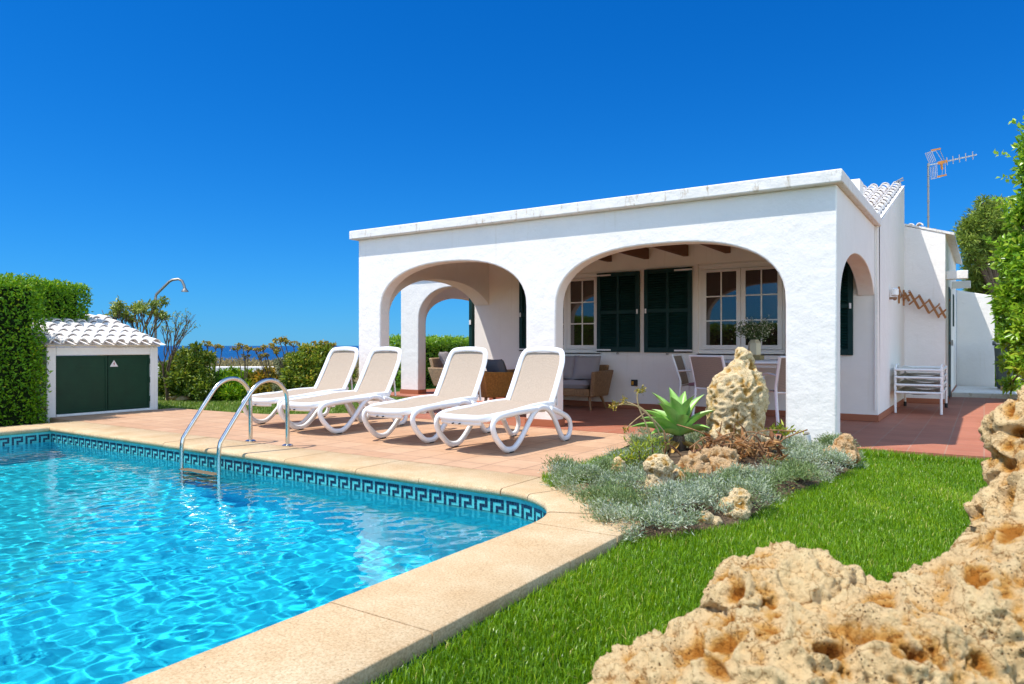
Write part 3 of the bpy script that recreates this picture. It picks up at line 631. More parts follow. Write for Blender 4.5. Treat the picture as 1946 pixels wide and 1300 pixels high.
# end wall of the main block beside the shutter
# low wall beyond, garden kerb
gw = thing('garden_wall', (-.17, 18.62, 0), 'white garden wall with sloping top running off the far end of the villa', 'wall')
MB().prism([(-.519, 0), (.19, 0), (.19, 2.03), (-.519, 2.19)], 18.56, 18.78, 'y').build('wall', PLASTER, gw, bevel=.012)
MB().box((.12, 18.52, 2.035), (.235, 18.82, 2.07)).box((.195, 18.55, 1.86), (.225, 18.8, 2.03)).build('coping_tile', ROOF_TILE, gw, bevel=.006)
kb = MB().box((-.50, 15.45, -.02), (1.6, 15.62, .085)).build('kerb', PLASTER_EDGE, bevel=.01); tag(kb, 'low white kerb closing the far end of the terracotta path', 'kerb')
tp = MB().box((-.50, 15.63, -.05), (1.6, 18.5, .06)).build('path', PLASTER_EDGE); struct(tp)
lw = MB().box((-2.9, -.1, -.2), (2.9, .1, .435), rz=0).build('low_wall', PLASTER, bevel=.02); lw.location = (-15.75, 10.5, 0); lw.rotation_euler = (0, 0, R(33.7)); tag(lw, 'low white wall beyond the shrubs, facing the sea', 'wall')

# wall fittings
wl = thing('wall_lamp', (-1.08, 11.2, 1.60), 'small white wall lamp with rusty base on the right side wall', 'lamp')
MB().lathe([(.02, 0), (.05, .02), (.052, .10), (.02, .12)], (-1.04, 11.2, 1.64), 14).build('shade', GLASS_LAMP, wl, smooth=True)
MB().lathe([(.012, 0), (.03, .02), (.032, .045)], (-1.04, 11.2, 1.585), 12).box((-1.104, 11.17, 1.60), (-1.05, 11.23, 1.63)).build('base', RUST, wl, smooth=True)
sl_ = thing('step_light', (-4.37, YB - .02, .39), 'small square black step light with amber lens in the porch wall', 'light')
MB().box((-4.42, YB - .03, .345), (-4.32, YB - .001, .44)).build('housing', BLACK_PL, sl_, bevel=.005)
MB().box((-4.41, YB - .034, .365), (-4.375, YB - .031, .415)).build('lens', AMBER, sl_, bevel=.003)
# folding wooden drying rack: lattice arms hung on the wall
rk = thing('drying_rack', (-.85, 13.2, 1.6), 'zigzag wooden clothes drying rack hanging on the white side wall', 'drying rack')
fr = MB()
for y in (12.35, 13.12):
    fr.bar((-1.088, y, 1.60), (-1.088, y, 1.86), .03, .025, (1, 0, 0))
fr.bar((-1.088, 12.35, 1.84), (-1.088, 13.12, 1.70), .012, .022); fr.bar((-1.088, 12.35, 1.66), (-1.088, 13.12, 1.80), .012, .022)
fr.build('wall_bracket', WOOD_RACK, rk, bevel=.003)
la = MB(); n = 4; x0_, x1_ = -1.09, -.53
for yy, sgn, dz in ((13.16, 1, 0), (13.36, 1, .02)):
    for k in range(n + 1):
        xa = x0_ + (x1_ - x0_) * (k - .5) / n; xb = x0_ + (x1_ - x0_) * (k + .5) / n
        xa = max(xa, x0_); xb = min(xb, x1_ + .02)
        def zc(x): return 1.76 + dz - .30 * (x - x0_) / (x1_ - x0_)
        h = .105
        fa = (xb - xa) / ((x1_ - x0_) / n)
        la.bar((xa, yy, zc(xa) + h * fa), (xb, yy, zc(xb) - h * fa), .022, .010, (0, 1, 0)); la.bar((xa, yy + .012, zc(xa) - h * fa), (xb, yy + .012, zc(xb) + h * fa), .022, .010, (0, 1, 0))
for k in range(n):
    xm = x0_ + (x1_ - x0_) * (k + .5) / n; la.tube([(xm, 13.14, zc(xm) + .1), (xm, 13.39, zc(xm) + .12)], .008, 6)
la.build('lattice', WOOD_RACK, rk)
# garden spotlight on the pillar foot
gs = thing('garden_spotlight', (-1.36, 7.02, .10), 'short white garden spotlight standing at the foot of the right pillar', 'light')
MB().tube([(-1.36, 7.03, -.06), (-1.37, 7.03, .05), (-1.38, 7.02, .12)], .035, 12).build('body', WHITE_METAL, gs, smooth=True); MB().tube([(-1.38, 7.02, .121), (-1.384, 7.017, .135)], .03, 12).build('lens', GALV, gs, smooth=True)

# TV antenna on its mast
an = thing('tv_antenna', (-.92, 16.2, 2.9), 'rooftop television antenna with orange fittings on a banded metal mast', 'antenna')
ms = MB().tube([(-.92, 16.22, 2.9), (-.92, 16.22, 4.56)], .020, 10)
for zz in (3.2, 3.5, 3.8, 4.1, 4.3, 4.5): ms.tube([(-.92, 16.22, zz), (-.92, 16.22, zz + .02)], .026, 10)
ms.tube([(-.96, 16.2, 3.26), (-.80, 16.3, 3.26)], .014, 8); ms.build('mast', GALV, an, smooth=True)
A = Vector((-.92, 16.22, 4.52)); dirb = Vector((.83, .555, .22)).normalized(); side = Vector((-.5, .83, 0)).normalized(); upv = dirb.cross(side).normalized(); upv = upv if upv.z > 0 else -upv
MB().bar(A, A + dirb * .98, .022, .022).build('boom', ALU, an)
el = MB()
for s_ in (.38, .50, .63, .76, .90): el.tube([A + dirb * s_ - upv * .075 + side * .02, A + dirb * s_ + upv * .075 - side * .02], .008, 6); el.tube([A + dirb * s_ - side * .1, A + dirb * s_ + side * .1], .006, 6)
el.build('directors', ALU, an)
rf = MB(); c0 = A + dirb * .10
for sg, hh in ((1, .26), (-1, .27)):
    p0 = c0 + upv * .03 * sg; p1 = c0 + upv * hh * sg - dirb * .06 + dirb * .02; p2 = p1 + dirb * .19
    for sd in (-.11, -.055, 0, .055, .11): rf.tube([p0 + side * sd, p1 + side * sd], .006, 5)
    for sd in (-.11, .11): rf.tube([p1 + side * sd, p2 + side * sd * .6, c0 + dirb * .22 + side * sd * .3], .006, 5)
rf.build('reflector', ALU, an)
MB().bar(c0 + dirb * .10, c0 + dirb * .27, .05, .055).bar(c0 + dirb * .16, c0 + dirb * .15 - upv * .14, .03, .03).build('dipole_box', ORANGE_PL, an)
for sg, hh in ((1, .26), (-1, .27)): MB().bar(c0 + upv * hh * sg - dirb * .04 - side * .11, c0 + upv * hh * sg + dirb * .16 - side * .08, .02, .03).build('reflector_clip', ORANGE_PL, an)

# ------------------------------------------------------------------ utility shed
sh = thing('utility_shed', (-11.2, 5.15, 0), 'small white utility shed with double green metal doors and white tiled roof', 'shed')
sx = -10.4
mb = MB(); mb.box((sx - .16, 4.40, -.1), (sx, 4.515, .93)); mb.box((sx - .16, 5.81, -.1), (sx, 5.93, .93)); mb.box((sx - .16, 4.515, .815), (sx, 5.81, .93)); mb.box((sx - .16, 4.515, -.1), (sx + .02, 5.81, .018))
mb.prism([(sx - .161, -.1), (sx - .161, .93), (-12.0, 1.36), (-12.0, -.1)], 4.40, 4.52, 'y'); mb.prism([(sx - .161, -.1), (sx - .161, .93), (-12.0, 1.36), (-12.0, -.1)], 5.81, 5.93, 'y')
mb.prism([(sx + .015, .932), (sx + .015, .965), (-12.0, 1.40), (-12.0, 1.365)], 4.37, 5.96, 'y')
mb.build('wall', PLASTER, sh, bevel=.012)
mb = MB(); upv2 = Vector((-1.66, 0, .44)); tile_roof(mb, (sx + .10, 4.36, .962), (0, 1, 0), upv2, 1.64, upv2.length, .172, .29, .066)
mb.build('tiled_roof', ROOF_TILE, sh, smooth=True)
for k, (a, b) in enumerate(((4.518, 5.195), (5.203, 5.807))):
    d = MB().box((sx - .06, a, .02), (sx - .028, b, .812)); o = d.build('door', GREEN_DOOR, sh, bevel=.004)
    e = MB(); e.box((sx - .0279, a + .002, .022), (sx - .018, a + .03, .81)); e.box((sx - .0279, b - .03, .022), (sx - .018, b - .002, .81)); e.box((sx - .0279, a + .03, .022), (sx - .018, b - .03, .05)); e.box((sx - .0279, a + .03, .78), (sx - .018, b - .03, .81)); e.build('door_frame', GREEN_DOOR, o, bevel=.002)
    v = MB(); c0 = (a + b) / 2 + (.03 if k == 0 else .05)
    for zz in (.60, .655): MB().box((sx - .0279, c0 - .11, zz), (sx - .022, c0 + .11, zz + .014)).build('vent', GREEN_DOOR, o)
    h = MB(); hy = a + .004 if k == 0 else b - .004
    for zz in (.12, .40, .68): MB().tube([(sx - .014, hy, zz), (sx - .014, hy, zz + .08)], .011, 8).build('hinge', GREEN_DOOR, o)
    if k == 1:
        cy0 = 5.285
        s_ = MB().prism([(cy0 - .058, .648), (cy0 + .058, .648), (cy0, .742)], sx - .027, sx - .0165, 'x').build('warning_sign', SIGN_W, o)
        MB().prism([(cy0 + .004, .712), (cy0 - .014, .686), (cy0 - .001, .686), (cy0 - .006, .660), (cy0 + .015, .692), (cy0 + .002, .692), (cy0 + .010, .712)], sx - .0164, sx - .0145, 'x').build('symbol', SIGN_R, s_)

# ------------------------------------------------------------------ shower, ladder
so_ = thing('garden_shower', (-14.13, 8.0, 0), 'tall metal garden shower pole with curved neck behind the tiled shed', 'shower')
pth = [(-14.13, 8.0, -.1), (-14.13, 8.0, 1.93), (-14.12, 8.008, 2.0), (-13.90, 8.155, 2.26), (-13.84, 8.195, 2.30), (-13.74, 8.262, 2.315), (-13.68, 8.302, 2.28), (-13.645, 8.326, 2.19), (-13.635, 8.332, 2.12)]
MB().tube(pth, .026, 10).build('pipe', GALV, so_, smooth=True)
MB().lathe([(.03, .04), (.035, .02), (.07, -.02), (.07, -.035)][::-1], (-13.63, 8.335, 2.09), 16).build('shower_head', GALV, so_, smooth=True)
ld = thing('pool_ladder', (-5.77, 4.0, 0), 'stainless steel pool ladder with two curved handrails and submerged steps', 'pool ladder')
def smooth_path(P, n=6):
    """Catmull-Rom through the points."""
    P = [Vector(p) for p in P]; out = []
    for i in range(len(P) - 1):
        a, b, c, d = P[max(0, i - 1)], P[i], P[i + 1], P[min(len(P) - 1, i + 2)]
        for k in range(n):
            t_ = k / n; out.append(.5 * ((2 * b) + (c - a) * t_ + (2 * a - 5 * b + 4 * c - d) * t_ ** 2 + (3 * b - a - 3 * c + d) * t_ ** 3))
    return out + [P[-1]]
LADX = (-5.50, -6.06)
for x in LADX:
    pr = [(4.40, .0), (4.398, .22), (4.395, .43), (4.365, .53), (4.29, .605), (4.20, .632), (4.10, .612), (4.02, .555), (3.94, .455), (3.72, .155), (3.685, .09), (3.675, .0), (3.675, -.2), (3.675, -.6), (3.675, -1.05)]
    MB().tube(smooth_path([(x, y, z) for y, z in pr], 5), .0192, 14).build('handrail', STEEL, ld, smooth=True)
    MB().lathe([(.052, 0), (.052, .008), (.034, .018), (.022, .02)], (x, 4.40, -.001), 18).build('flange', STEEL, ld, smooth=True)
STEP = mat('brown_step_tread', (.16, .11, .05), .6)
for z in (-.178, -.37, -.56, -.75):
    MB().box((LADX[1] + .015, 3.63, z - .016), (LADX[0] - .015, 3.72, z + .016)).build('step', STEP, ld, bevel=.008)

# ------------------------------------------------------------------ sun loungers
LP = [(.45, .352), (.20, .350), (.03, .345), (-.15, .328), (-.228, .292), (-.240, .235), (-.205, .16), (-.135, .09), (-.06, .038), (.02, .025), (.09, .038), (.17, .09), (.25, .165), (.33, .25), (.40, .315), (.48, .355), (.57, .360), (.66, .335), (.74, .275), (.81, .19), (.87, .10), (.93, .035), (.99, .02), (1.05, .045), (1.085, .11), (1.075, .18), (1.02, .235), (.92, .275), (.80, .315), (.70, .340)]
HB = Vector((0, .80, .385)); BT = Vector((0, 1.08, .905)); BD = (BT - HB).normalized()
def bed_z(y): return .325 + .06 * max(0, min(1, (y + .30) / .75)) - .012 * math.exp(-((y - .25) / .25) ** 2)
def make_lounger(label):
    lo = thing('sun_lounger', (0, 0, 0), label, 'sun lounger', 'white sun loungers on the pool deck')
    for sx_ in (-1, 1):
        MB().tube(smooth_path([(sx_ * .318, y, z) for y, z in LP], 3), .0215, 10, ra=.028, up=(1, 0, 0)).build('side_leg', WHITE_PLASTIC, lo, smooth=True)
        pd = MB()
        for y in (.02, .99): MB().box((sx_ * .318 - .022, y - .03, 0), (sx_ * .318 + .022, y + .03, .008)).build('foot_pad', RUBBER, lo, bevel=.002)
    # bed rail: down one side, round the foot end, up the other
    rail = [(-.275, .82), (-.278, .5), (-.28, .1), (-.278, -.12), (-.262, -.22), (-.215, -.285), (-.11, -.318), (0, -.325)]
    rail = rail + [(-x, y) for x, y in rail[-2::-1]]
    MB().tube(smooth_path([(x, y, bed_z(y) - .008) for x, y in rail], 4), .034, 10, ra=.021, up=(0, 0, 1)).build('bed_frame', WHITE_PLASTIC, lo, smooth=True)
    fb = MB(); fb.tube(smooth_path([(x, y + .012, bed_z(y) - .04) for x, y in rail[5:-5]], 4), .032, 10, ra=.02); fb.build('foot_bumper', WHITE_PLASTIC, lo, smooth=True)
    MB().grid(lambda u, v: ((u - .5) * 2 * (.262 - .055 * max(0, (.12 - v) / .12) ** 2), -.30 + 1.10 * v, bed_z(-.30 + 1.10 * v) + .012 - .020 * (1 - (2 * u - 1) ** 2) * min(1, v * 5)), 12, 24).build('seat_sling', SLING, lo, smooth=True)
    # back: frame hoop and sling
    n = Vector((0, -BD.z, BD.y)); Lb = (BT - HB).length
    def bp(x, s, o=0): return HB + Vector((x, 0, 0)) + BD * s + n * (o - .035 * math.sin(math.pi * min(1, s / Lb)) * .5)
    hoop = [(-.262, -.05), (-.262, .12), (-.258, .40), (-.25, Lb - .10), (-.225, Lb - .03), (-.17, Lb - .004), (0, Lb + .008)]
    hoop = hoop + [(-x, y) for x, y in hoop[-2::-1]]
    MB().tube(smooth_path([bp(x, s) for x, s in hoop], 4), .019, 10, ra=.030, up=n).build('back_frame', WHITE_PLASTIC, lo, smooth=True)
    MB().grid(lambda u, v: bp((u - .5) * 2 * (.244 - .05 * max(0, (v - .92) / .08) ** 2), v * (Lb - .01) - .01, -.004 - .012 * (1 - (2 * u - 1) ** 2)), 10, 20).build('back_sling', SLING, lo, smooth=True)
    for sx_ in (-1, 1):
        MB().bar((sx_ * .262, .79, .335), (sx_ * .262, .86, .43), .05, .06).build('hinge', WHITE_PLASTIC, lo, bevel=.012)
        MB().tube([bp(sx_ * .20, .30, -.03), (sx_ * .20, 1.02, .345)], .012, 8).build('back_strut', WHITE_PLASTIC, lo, smooth=True)
    MB().box((-.29, .60, .31), (.29, .66, .34)).build('cross_bar', WHITE_PLASTIC, lo, bevel=.008); MB().box((-.29, -.05, .285), (.29, 0, .312)).build('cross_bar', WHITE_PLASTIC, lo, bevel=.008)
    pg = MB()
    for x in (-.045, .03): MB().tube([(x, -.352, .27), (x, -.33, .27)], .006, 8).build('plug', RUBBER, lo)
    return lo
L4 = make_lounger('white sun lounger with beige sling, nearest to the camera, beside the planted bed')
L4.location = (-3.825, 5.21, 0); L4.rotation_euler = (0, 0, R(-1))
copy_thing(L4, (-4.825, 5.29, 0), R(.5), 'white sun lounger with beige sling, second from the planted bed')
copy_thing(L4, (-6.13, 5.31, 0), R(-.5), 'white sun lounger with beige sling, third from the planted bed')
copy_thing(L4, (-7.00, 5.46, 0), R(1), 'white sun lounger with beige sling, farthest, beside the rough grass')

# ------------------------------------------------------------------ rattan seats
def cushion_mb(w, d, h, c, n=10, puff=.35, tilt=None, rz=0):
    """pillow: superellipsoid slab, optionally tilted."""
    mb = MB(); M = Matrix.Translation(c) @ Matrix.Rotation(rz, 4, 'Z') @ (tilt or Matrix.Identity(4))
    def P(u, v, sg):
        x, y = 2 * u - 1, 2 * v - 1
        e = max(0, (1 - abs(x) ** 4) * (1 - abs(y) ** 4)); z = sg * h / 2 * (puff + (1 - puff) * e ** .5) if e > 0 else 0
        k = 1 - .06 * (1 - abs(x) ** 2) * abs(y) ** 3; k2 = 1 - .06 * (1 - abs(y) ** 2) * abs(x) ** 3
        wob = .006 * math.sin(7 * x + 3 * y + c[0] * 9)
        return M @ Vector((x * w / 2 * k2, y * d / 2 * k, z + wob * e))
    mb.grid(lambda u, v: P(u, v, 1), n, n); mb.grid(lambda u, v: P(v, u, -1), n, n); return mb
def seat(name, label, cat, loc, rz, w, d=.70, ratt=RATTAN, cush=CUSHION, n_cush=1, group=None, h_back=.70, h_arm=.55):
    """flared rattan seat, front towards local -Y."""
    t_ = thing(name, loc, label, cat, group, rz); hw = w / 2
    def panel(pts0, pts1, nm):
        mb = MB(); mb.add(pts0 + pts1, [(3, 2, 1, 0), (4, 5, 6, 7), (0, 1, 5, 4), (1, 2, 6, 5), (2, 3, 7, 6), (3, 0, 4, 7)]); return mb.build(nm, ratt, t_, bevel=.018, local=True)
    for s in (-1, 1):
        a = [(s * (hw - .12), -d * .40, .20), (s * (hw - .05), -d * .40, .20), (s * (hw - .05), d * .36, .20), (s * (hw - .12), d * .36, .20)]
        b = [(s * (hw - .07), -d * .46, h_arm), (s * hw, -d * .46, h_arm), (s * hw, d * .50, h_arm + .015), (s * (hw - .07), d * .50, h_arm + .015)]
        panel(a, b, 'arm')
    a = [(-hw + .125, d * .27, .20), (hw - .125, d * .27, .20), (hw - .125, d * .35, .20), (-hw + .125, d * .35, .20)]
    b = [(-hw + .075, d * .41, h_back), (hw - .075, d * .41, h_back), (hw - .075, d * .50, h_back), (-hw + .075, d * .50, h_back)]
    panel(a, b, 'backrest')
    MB().box((-hw + .1215, -d * .41, .201), (hw - .1215, d * .268, .315)).build('seat_base', ratt, t_, bevel=.014, local=True)
    cw = (w - .26) / n_cush
    for i in range(n_cush):
        cushion_mb(cw - .006, d * .66, .13, (-hw + .13 + cw * (i + .5), -d * .06, .375), puff=.75).build('seat_cushion', cush, t_, smooth=True, local=True)
    for sx_ in (-1, 1):
        for sy_ in (-1, 1):
            MB().tube([(sx_ * (hw - .16), sy_ * d * .27, .22), (sx_ * (hw - .10), sy_ * d * .38, .0)], [.026, .014], 8).build('leg', WOOD_LEG, t_, smooth=True, local=True)
    return t_
seat('rattan_sofa', 'brown rattan sofa with grey seat cushions standing against the porch wall', 'sofa', (-5.48, 9.46, 0), 0, 1.62, .66, n_cush=2, h_back=.66, h_arm=.57)
for x, lab, rz in ((-4.99, 'light grey pillow in the right corner of the rattan sofa', .25), (-5.36, 'grey pillow in the middle of the rattan sofa', -.1), (-5.80, 'grey pillow at the left end of the rattan sofa', .1)):
    o = cushion_mb(.42, .40, .15, (x, 9.50 - .02 * abs(rz), .62), puff=.08, tilt=Matrix.Rotation(R(64), 4, 'X'), rz=rz).build('pillow', CUSHION, smooth=True); tag(o, lab, 'pillow', 'grey pillows on the sofa')
seat('rattan_armchair', 'pale rattan armchair beyond the left arch, ribbed side turned to the camera', 'armchair', (-8.38, 10.52, 0), R(112), .78, .74, RATTAN_PALE, CUSHION, h_back=.72, h_arm=.53)
o = cushion_mb(.44, .42, .16, (-8.50, 10.52, .66), puff=.08, tilt=Matrix.Rotation(R(58), 4, 'X'), rz=R(112)).build('pillow', CUSHION, smooth=True); tag(o, 'light grey pillow leaning in the pale armchair beyond the left arch', 'pillow')
seat('rattan_armchair', 'amber rattan armchair with its square back to the pool, between two loungers', 'armchair', (-6.10, 8.55, 0), R(160), .66, .68, RATTAN_WARM, CUSHION_DARK, h_back=.665, h_arm=.56)
o = cushion_mb(.46, .36, .15, (-6.03, 8.62, .585), puff=.1, tilt=Matrix.Rotation(R(70), 4, 'X'), rz=R(160)).build('pillow', CUSHION_DARK, smooth=True); tag(o, 'dark grey pillow showing above the back of the amber armchair', 'pillow')

# ------------------------------------------------------------------ dining set
tb_ = thing('dining_table', (-2.28, 9.12, 0), 'round white dining table on the porch behind the upright rock', 'table')
MB().lathe([(.57, .735), (.60, .74), (.60, .765), (.57, .772)], (-2.28, 9.12, 0), 48).build('tabletop', WHITE_METAL, tb_, smooth=True)
MB().lathe([(.50, .69), (.50, .734), (.46, .734)], (-2.28, 9.12, 0), 40).build('apron', WHITE_METAL, tb_, smooth=True)
for k in range(4):
    a = R(68 + 90 * k); MB().tube([(-2.28 + .44 * math.cos(a), 9.12 + .44 * math.sin(a), .72), (-2.28 + .52 * math.cos(a), 9.12 + .52 * math.sin(a), .0)], [.032, .020], 10).build('leg', WHITE_METAL, tb_, smooth=True)
bx_ = MB().box((-2.56, 8.98, .774), (-2.30, 9.16, .83)).build('wooden_box', mat('olive_wood', (.30, .22, .08), .6), bevel=.006); tag(bx_, 'small flat wooden box under the vase on the dining table', 'box')
vs_ = thing('vase', (-2.40, 9.08, .831), 'cream faceted vase of wild flowers on the round dining table', 'vase')
MB().lathe([(.072, .831), (.078, .84), (.078, .98), (.045, 1.03), (.04, 1.03)], (-2.40, 9.08, 0), 6).build('vase_body', CERAMIC, vs_)
n = 70; d_ = rand_dirs(n); d_[:, 2] = np.abs(d_[:, 2]) + .55; d_ = unit(d_); tips = np.array([-2.40, 9.08, 1.02]) + d_ * RNG.uniform(.13, .30, (n, 1)) * np.array([1.15, 1.15, 1.0])
stm = MB()
for p in tips: stm.tube([(-2.40, 9.08, 1.0), tuple(p)], .0028, 4)
stm.build('stems', mat('flower_stem', (.07, .11, .03), .8), vs_)
m = 1500; base = tips[RNG.integers(0, n, m)] + RNG.normal(0, .026, (m, 3)); base[:, 2] -= RNG.random(m) * .06
V, F, r_ = leaf_arrays(base, rand_dirs(m), rand_dirs(m), RNG.uniform(.018, .04, m), .012, rnd=np.where(RNG.random(m) < .22, .97, RNG.random(m) * .6))
np_mesh('flowers', V, F, m_leaf('wild_flower', [(0, (.05, .09, .02)), (.6, (.13, .20, .05)), (.9, (.2, .25, .08)), (.95, (.75, .72, .55)), (1, (.8, .78, .6))]), vs_, r_)
def dining_chair(loc, rz, label):
    """white frame, taupe sling, open arms; faces local -Y."""
    c = thing('dining_chair', loc, label, 'chair', 'white framed dining chairs on the porch', rz); hw = .245
    for s in (-1, 1):
        MB().tube([(s * hw, -.23, 0), (s * hw, -.21, .43), (s * hw, -.205, .60)], .014, 8, ra=.018).build('leg', WHITE_METAL, c, smooth=True, local=True)
        MB().tube(smooth_path([(s * hw, .27, 0), (s * hw, .20, .43), (s * hw, .235, .60), (s * hw, .31, .83)], 4), .014, 8, ra=.018).build('rear_leg', WHITE_METAL, c, smooth=True, local=True)
        MB().tube(smooth_path([(s * hw, .235, .62), (s * (hw + .01), .0, .635), (s * hw, -.18, .615), (s * hw, -.215, .59)], 4), .012, 8, ra=.02).build('armrest', WHITE_METAL, c, smooth=True, local=True)
    for y_, z_ in ((.31, .825), (-.21, .425), (.20, .43)): MB().tube([(-hw, y_, z_), (hw, y_, z_)], .014, 8).build('cross_rail', WHITE_METAL, c, smooth=True, local=True)
    MB().grid(lambda u, v: ((u - .5) * 2 * (hw - .014), .203 + .105 * v ** 1.2 + .008 + .012 * math.sin(math.pi * u), .44 + .375 * v), 6, 8).grid(lambda u, v: ((u - .5) * 2 * (hw - .022), .203 + .105 * v ** 1.2 + .004 + .012 * math.sin(math.pi * u), .44 + .375 * v), 6, 8).build('back_sling', SLING_TAUPE, c, smooth=True, local=True)
    MB().grid(lambda u, v: ((u - .5) * 2 * (hw - .014), -.21 + .41 * v, .437 - .02 * math.sin(math.pi * u) * math.sin(math.pi * v)), 6, 6).build('seat_sling', SLING_TAUPE, c, smooth=True, local=True)
    return c
dining_chair((-3.10, 9.10, 0), R(96), 'white dining chair left of the table, seen from its side')
dining_chair((-2.66, 8.62, 0), R(158), 'white dining chair with its taupe back to the pool, behind the rock')
dining_chair((-1.82, 8.42, 0), R(-146), 'white dining chair right of the table, half hidden by the corner pillar')
pk = MB(); 
for i in range(3): pk.box((-3.22, 8.98, .424 + i * .013), (-3.0 - i * .01, 9.20, .436 + i * .013))
tag(pk.build('folded_cloth', PINK, bevel=.005), 'folded pinkish cloth lying on the seat of the left dining chair', 'cloth')

# ------------------------------------------------------------------ stacked sunbeds by the side wall
def stack_bed(k, label):
    b = thing('stacked_sunbed', (-.76, 11.95, .0), label, 'sunbed', 'stacked white sunbeds by the side wall'); z = .30 + k * .105; hw, y0, y1 = .275, 11.22, 12.72; cx0 = -.76
    for s in (-1, 1):
        MB().tube([(cx0 + s * hw, y0, z), (cx0 + s * hw, y1, z)], .018, 8).build('side_rail', WHITE_METAL, b, smooth=True)
        for yy in (y0 + .01, y1 - .01):
            lz = 0.0 if k == 0 else z - .10
            lg = MB().tube([(cx0 + s * (hw + .001), yy, lz + .012), (cx0 + s * (hw + .001), yy, z + .03)], .017, 8).build('leg', WHITE_METAL, b, smooth=True)
            if k == 0 and yy > 12: MB().tube([(cx0 + s * (hw + .001), yy, 0), (cx0 + s * (hw + .001), yy, .07)], .022, 8).build('foot', RUBBER, lg)
        MB().tube(smooth_path([(cx0 + s * hw, y0 + .08, z + .012), (cx0 + s * hw, y0 + .14, z + .062), (cx0 + s * hw, y0 + .42, z + .062), (cx0 + s * hw, y0 + .48, z + .012)], 4), .012, 8).build('stacking_bracket', WHITE_METAL, b, smooth=True)
    for yy in (y0, y1): MB().tube([(cx0 - hw, yy, z), (cx0 + hw, yy, z)], .017, 8).build('end_rail', WHITE_METAL, b, smooth=True)
    MB().grid(lambda u, v: (cx0 + (u - .5) * 2 * (hw - .012), y0 + .012 + (y1 - y0 - .024) * v, z + .018 - .05 * math.sin(math.pi * u)), 10, 10).build('sling', SLING_WHITE, b, smooth=True)
for k, l in enumerate(('bottom sunbed of the white stack, its four legs on the terracotta tiles', 'second sunbed from the bottom of the white stack by the side wall', 'third sunbed from the bottom of the white stack by the side wall', 'topmost sunbed of the white stack by the side wall')): stack_bed(k, l)

# ------------------------------------------------------------------ bin, brick, garden tools
bn = thing('rubbish_bin', (.45, 17.6, .06), 'grey green rubbish bin half hidden behind the right hand hedge', 'bin')
mb = MB(); mb.add([(.22, 17.36, .08), (.68, 17.36, .08), (.68, 17.84, .08), (.22, 17.84, .08), (.17, 17.3, .95), (.73, 17.3, .95), (.73, 17.9, .95), (.17, 17.9, .95)], [(3, 2, 1, 0), (4, 5, 6, 7), (0, 1, 5, 4), (1, 2, 6, 5), (2, 3, 7, 6), (3, 0, 4, 7)]); mb.build('body', BIN_MAT, bn, bevel=.03)
MB().prism([(17.25, .951), (17.95, .951), (17.95, 1.0), (17.6, 1.05), (17.25, 1.0)], .14, .76, 'x').build('lid', BIN_MAT, bn, bevel=.02)
tag(MB().box((.27, 17.0, .061), (.50, 17.12, .14)).build('brick', mat('ochre_brick', (.42, .27, .12), .9), bevel=.008), 'ochre brick lying in front of the bin at the path end', 'brick')
hp = thing('garden_hose_nozzle', (-10.9, 9.0, 0), 'curved grey blue hose end sticking out of the shrubs', 'hose')
P0 = Vector((-10.93, 9.0, 0))
MB().tube(smooth_path([(-10.76, 9.0, -.08), (-10.84, 8.97, .10), (-10.93, 8.93, .20), (-11.03, 8.87, .245)], 4), .026, 8).build('hose', GREYBLUE, hp, smooth=True); MB().tube([(-11.03, 8.87, .245), (-11.10, 8.83, .235)], .034, 8).build('nozzle', GALV, hp, smooth=True)
tag(MB().prism([(-10.62, .0), (-10.48, -.02), (-10.52, .10), (-10.56, .20), (-10.65, .15), (-10.68, .10)], 9.2, 9.26, 'y').build('blue_trowel', BLUE_TOOL, bevel=.008), 'bright blue plastic scrap under the shrubs by the farthest lounger', 'plastic piece')
# ------------------------------------------------------------------ rocks
CF, CR = Vector((-.5553, .8317, 0)), Vector((.8317, .5553, 0))        # viewing direction, its right
def at_px(px, py, t_):
    return CF * t_ + CR * ((px - 973) / 1343.7 * t_) + Vector((0, 0, .95 - (py - 657) / 1343.7 * t_))
def loft(rows, t_, dk=.75, n=14):
    """closed body through silhouette rows (image height, left, right) at one distance."""
    vs, fs = [], []
    for (py, xl, xr) in rows:
        a, b = at_px(xl, py, t_), at_px(xr, py, t_); c = (a + b) / 2; hw = (b - a).length / 2
        for j in range(n):
            an = 2 * math.pi * j / n; vs.append(c + CR * hw * math.cos(an) + CF * hw * dk * math.sin(an))
    m = len(rows)
    for i in range(m - 1):
        for j in range(n): fs.append((i * n + j, i * n + (j + 1) % n, (i + 1) * n + (j + 1) % n, (i + 1) * n + j))
    fs += [tuple(range(n)), tuple((m - 1) * n + j for j in range(n))]
    return vs, fs
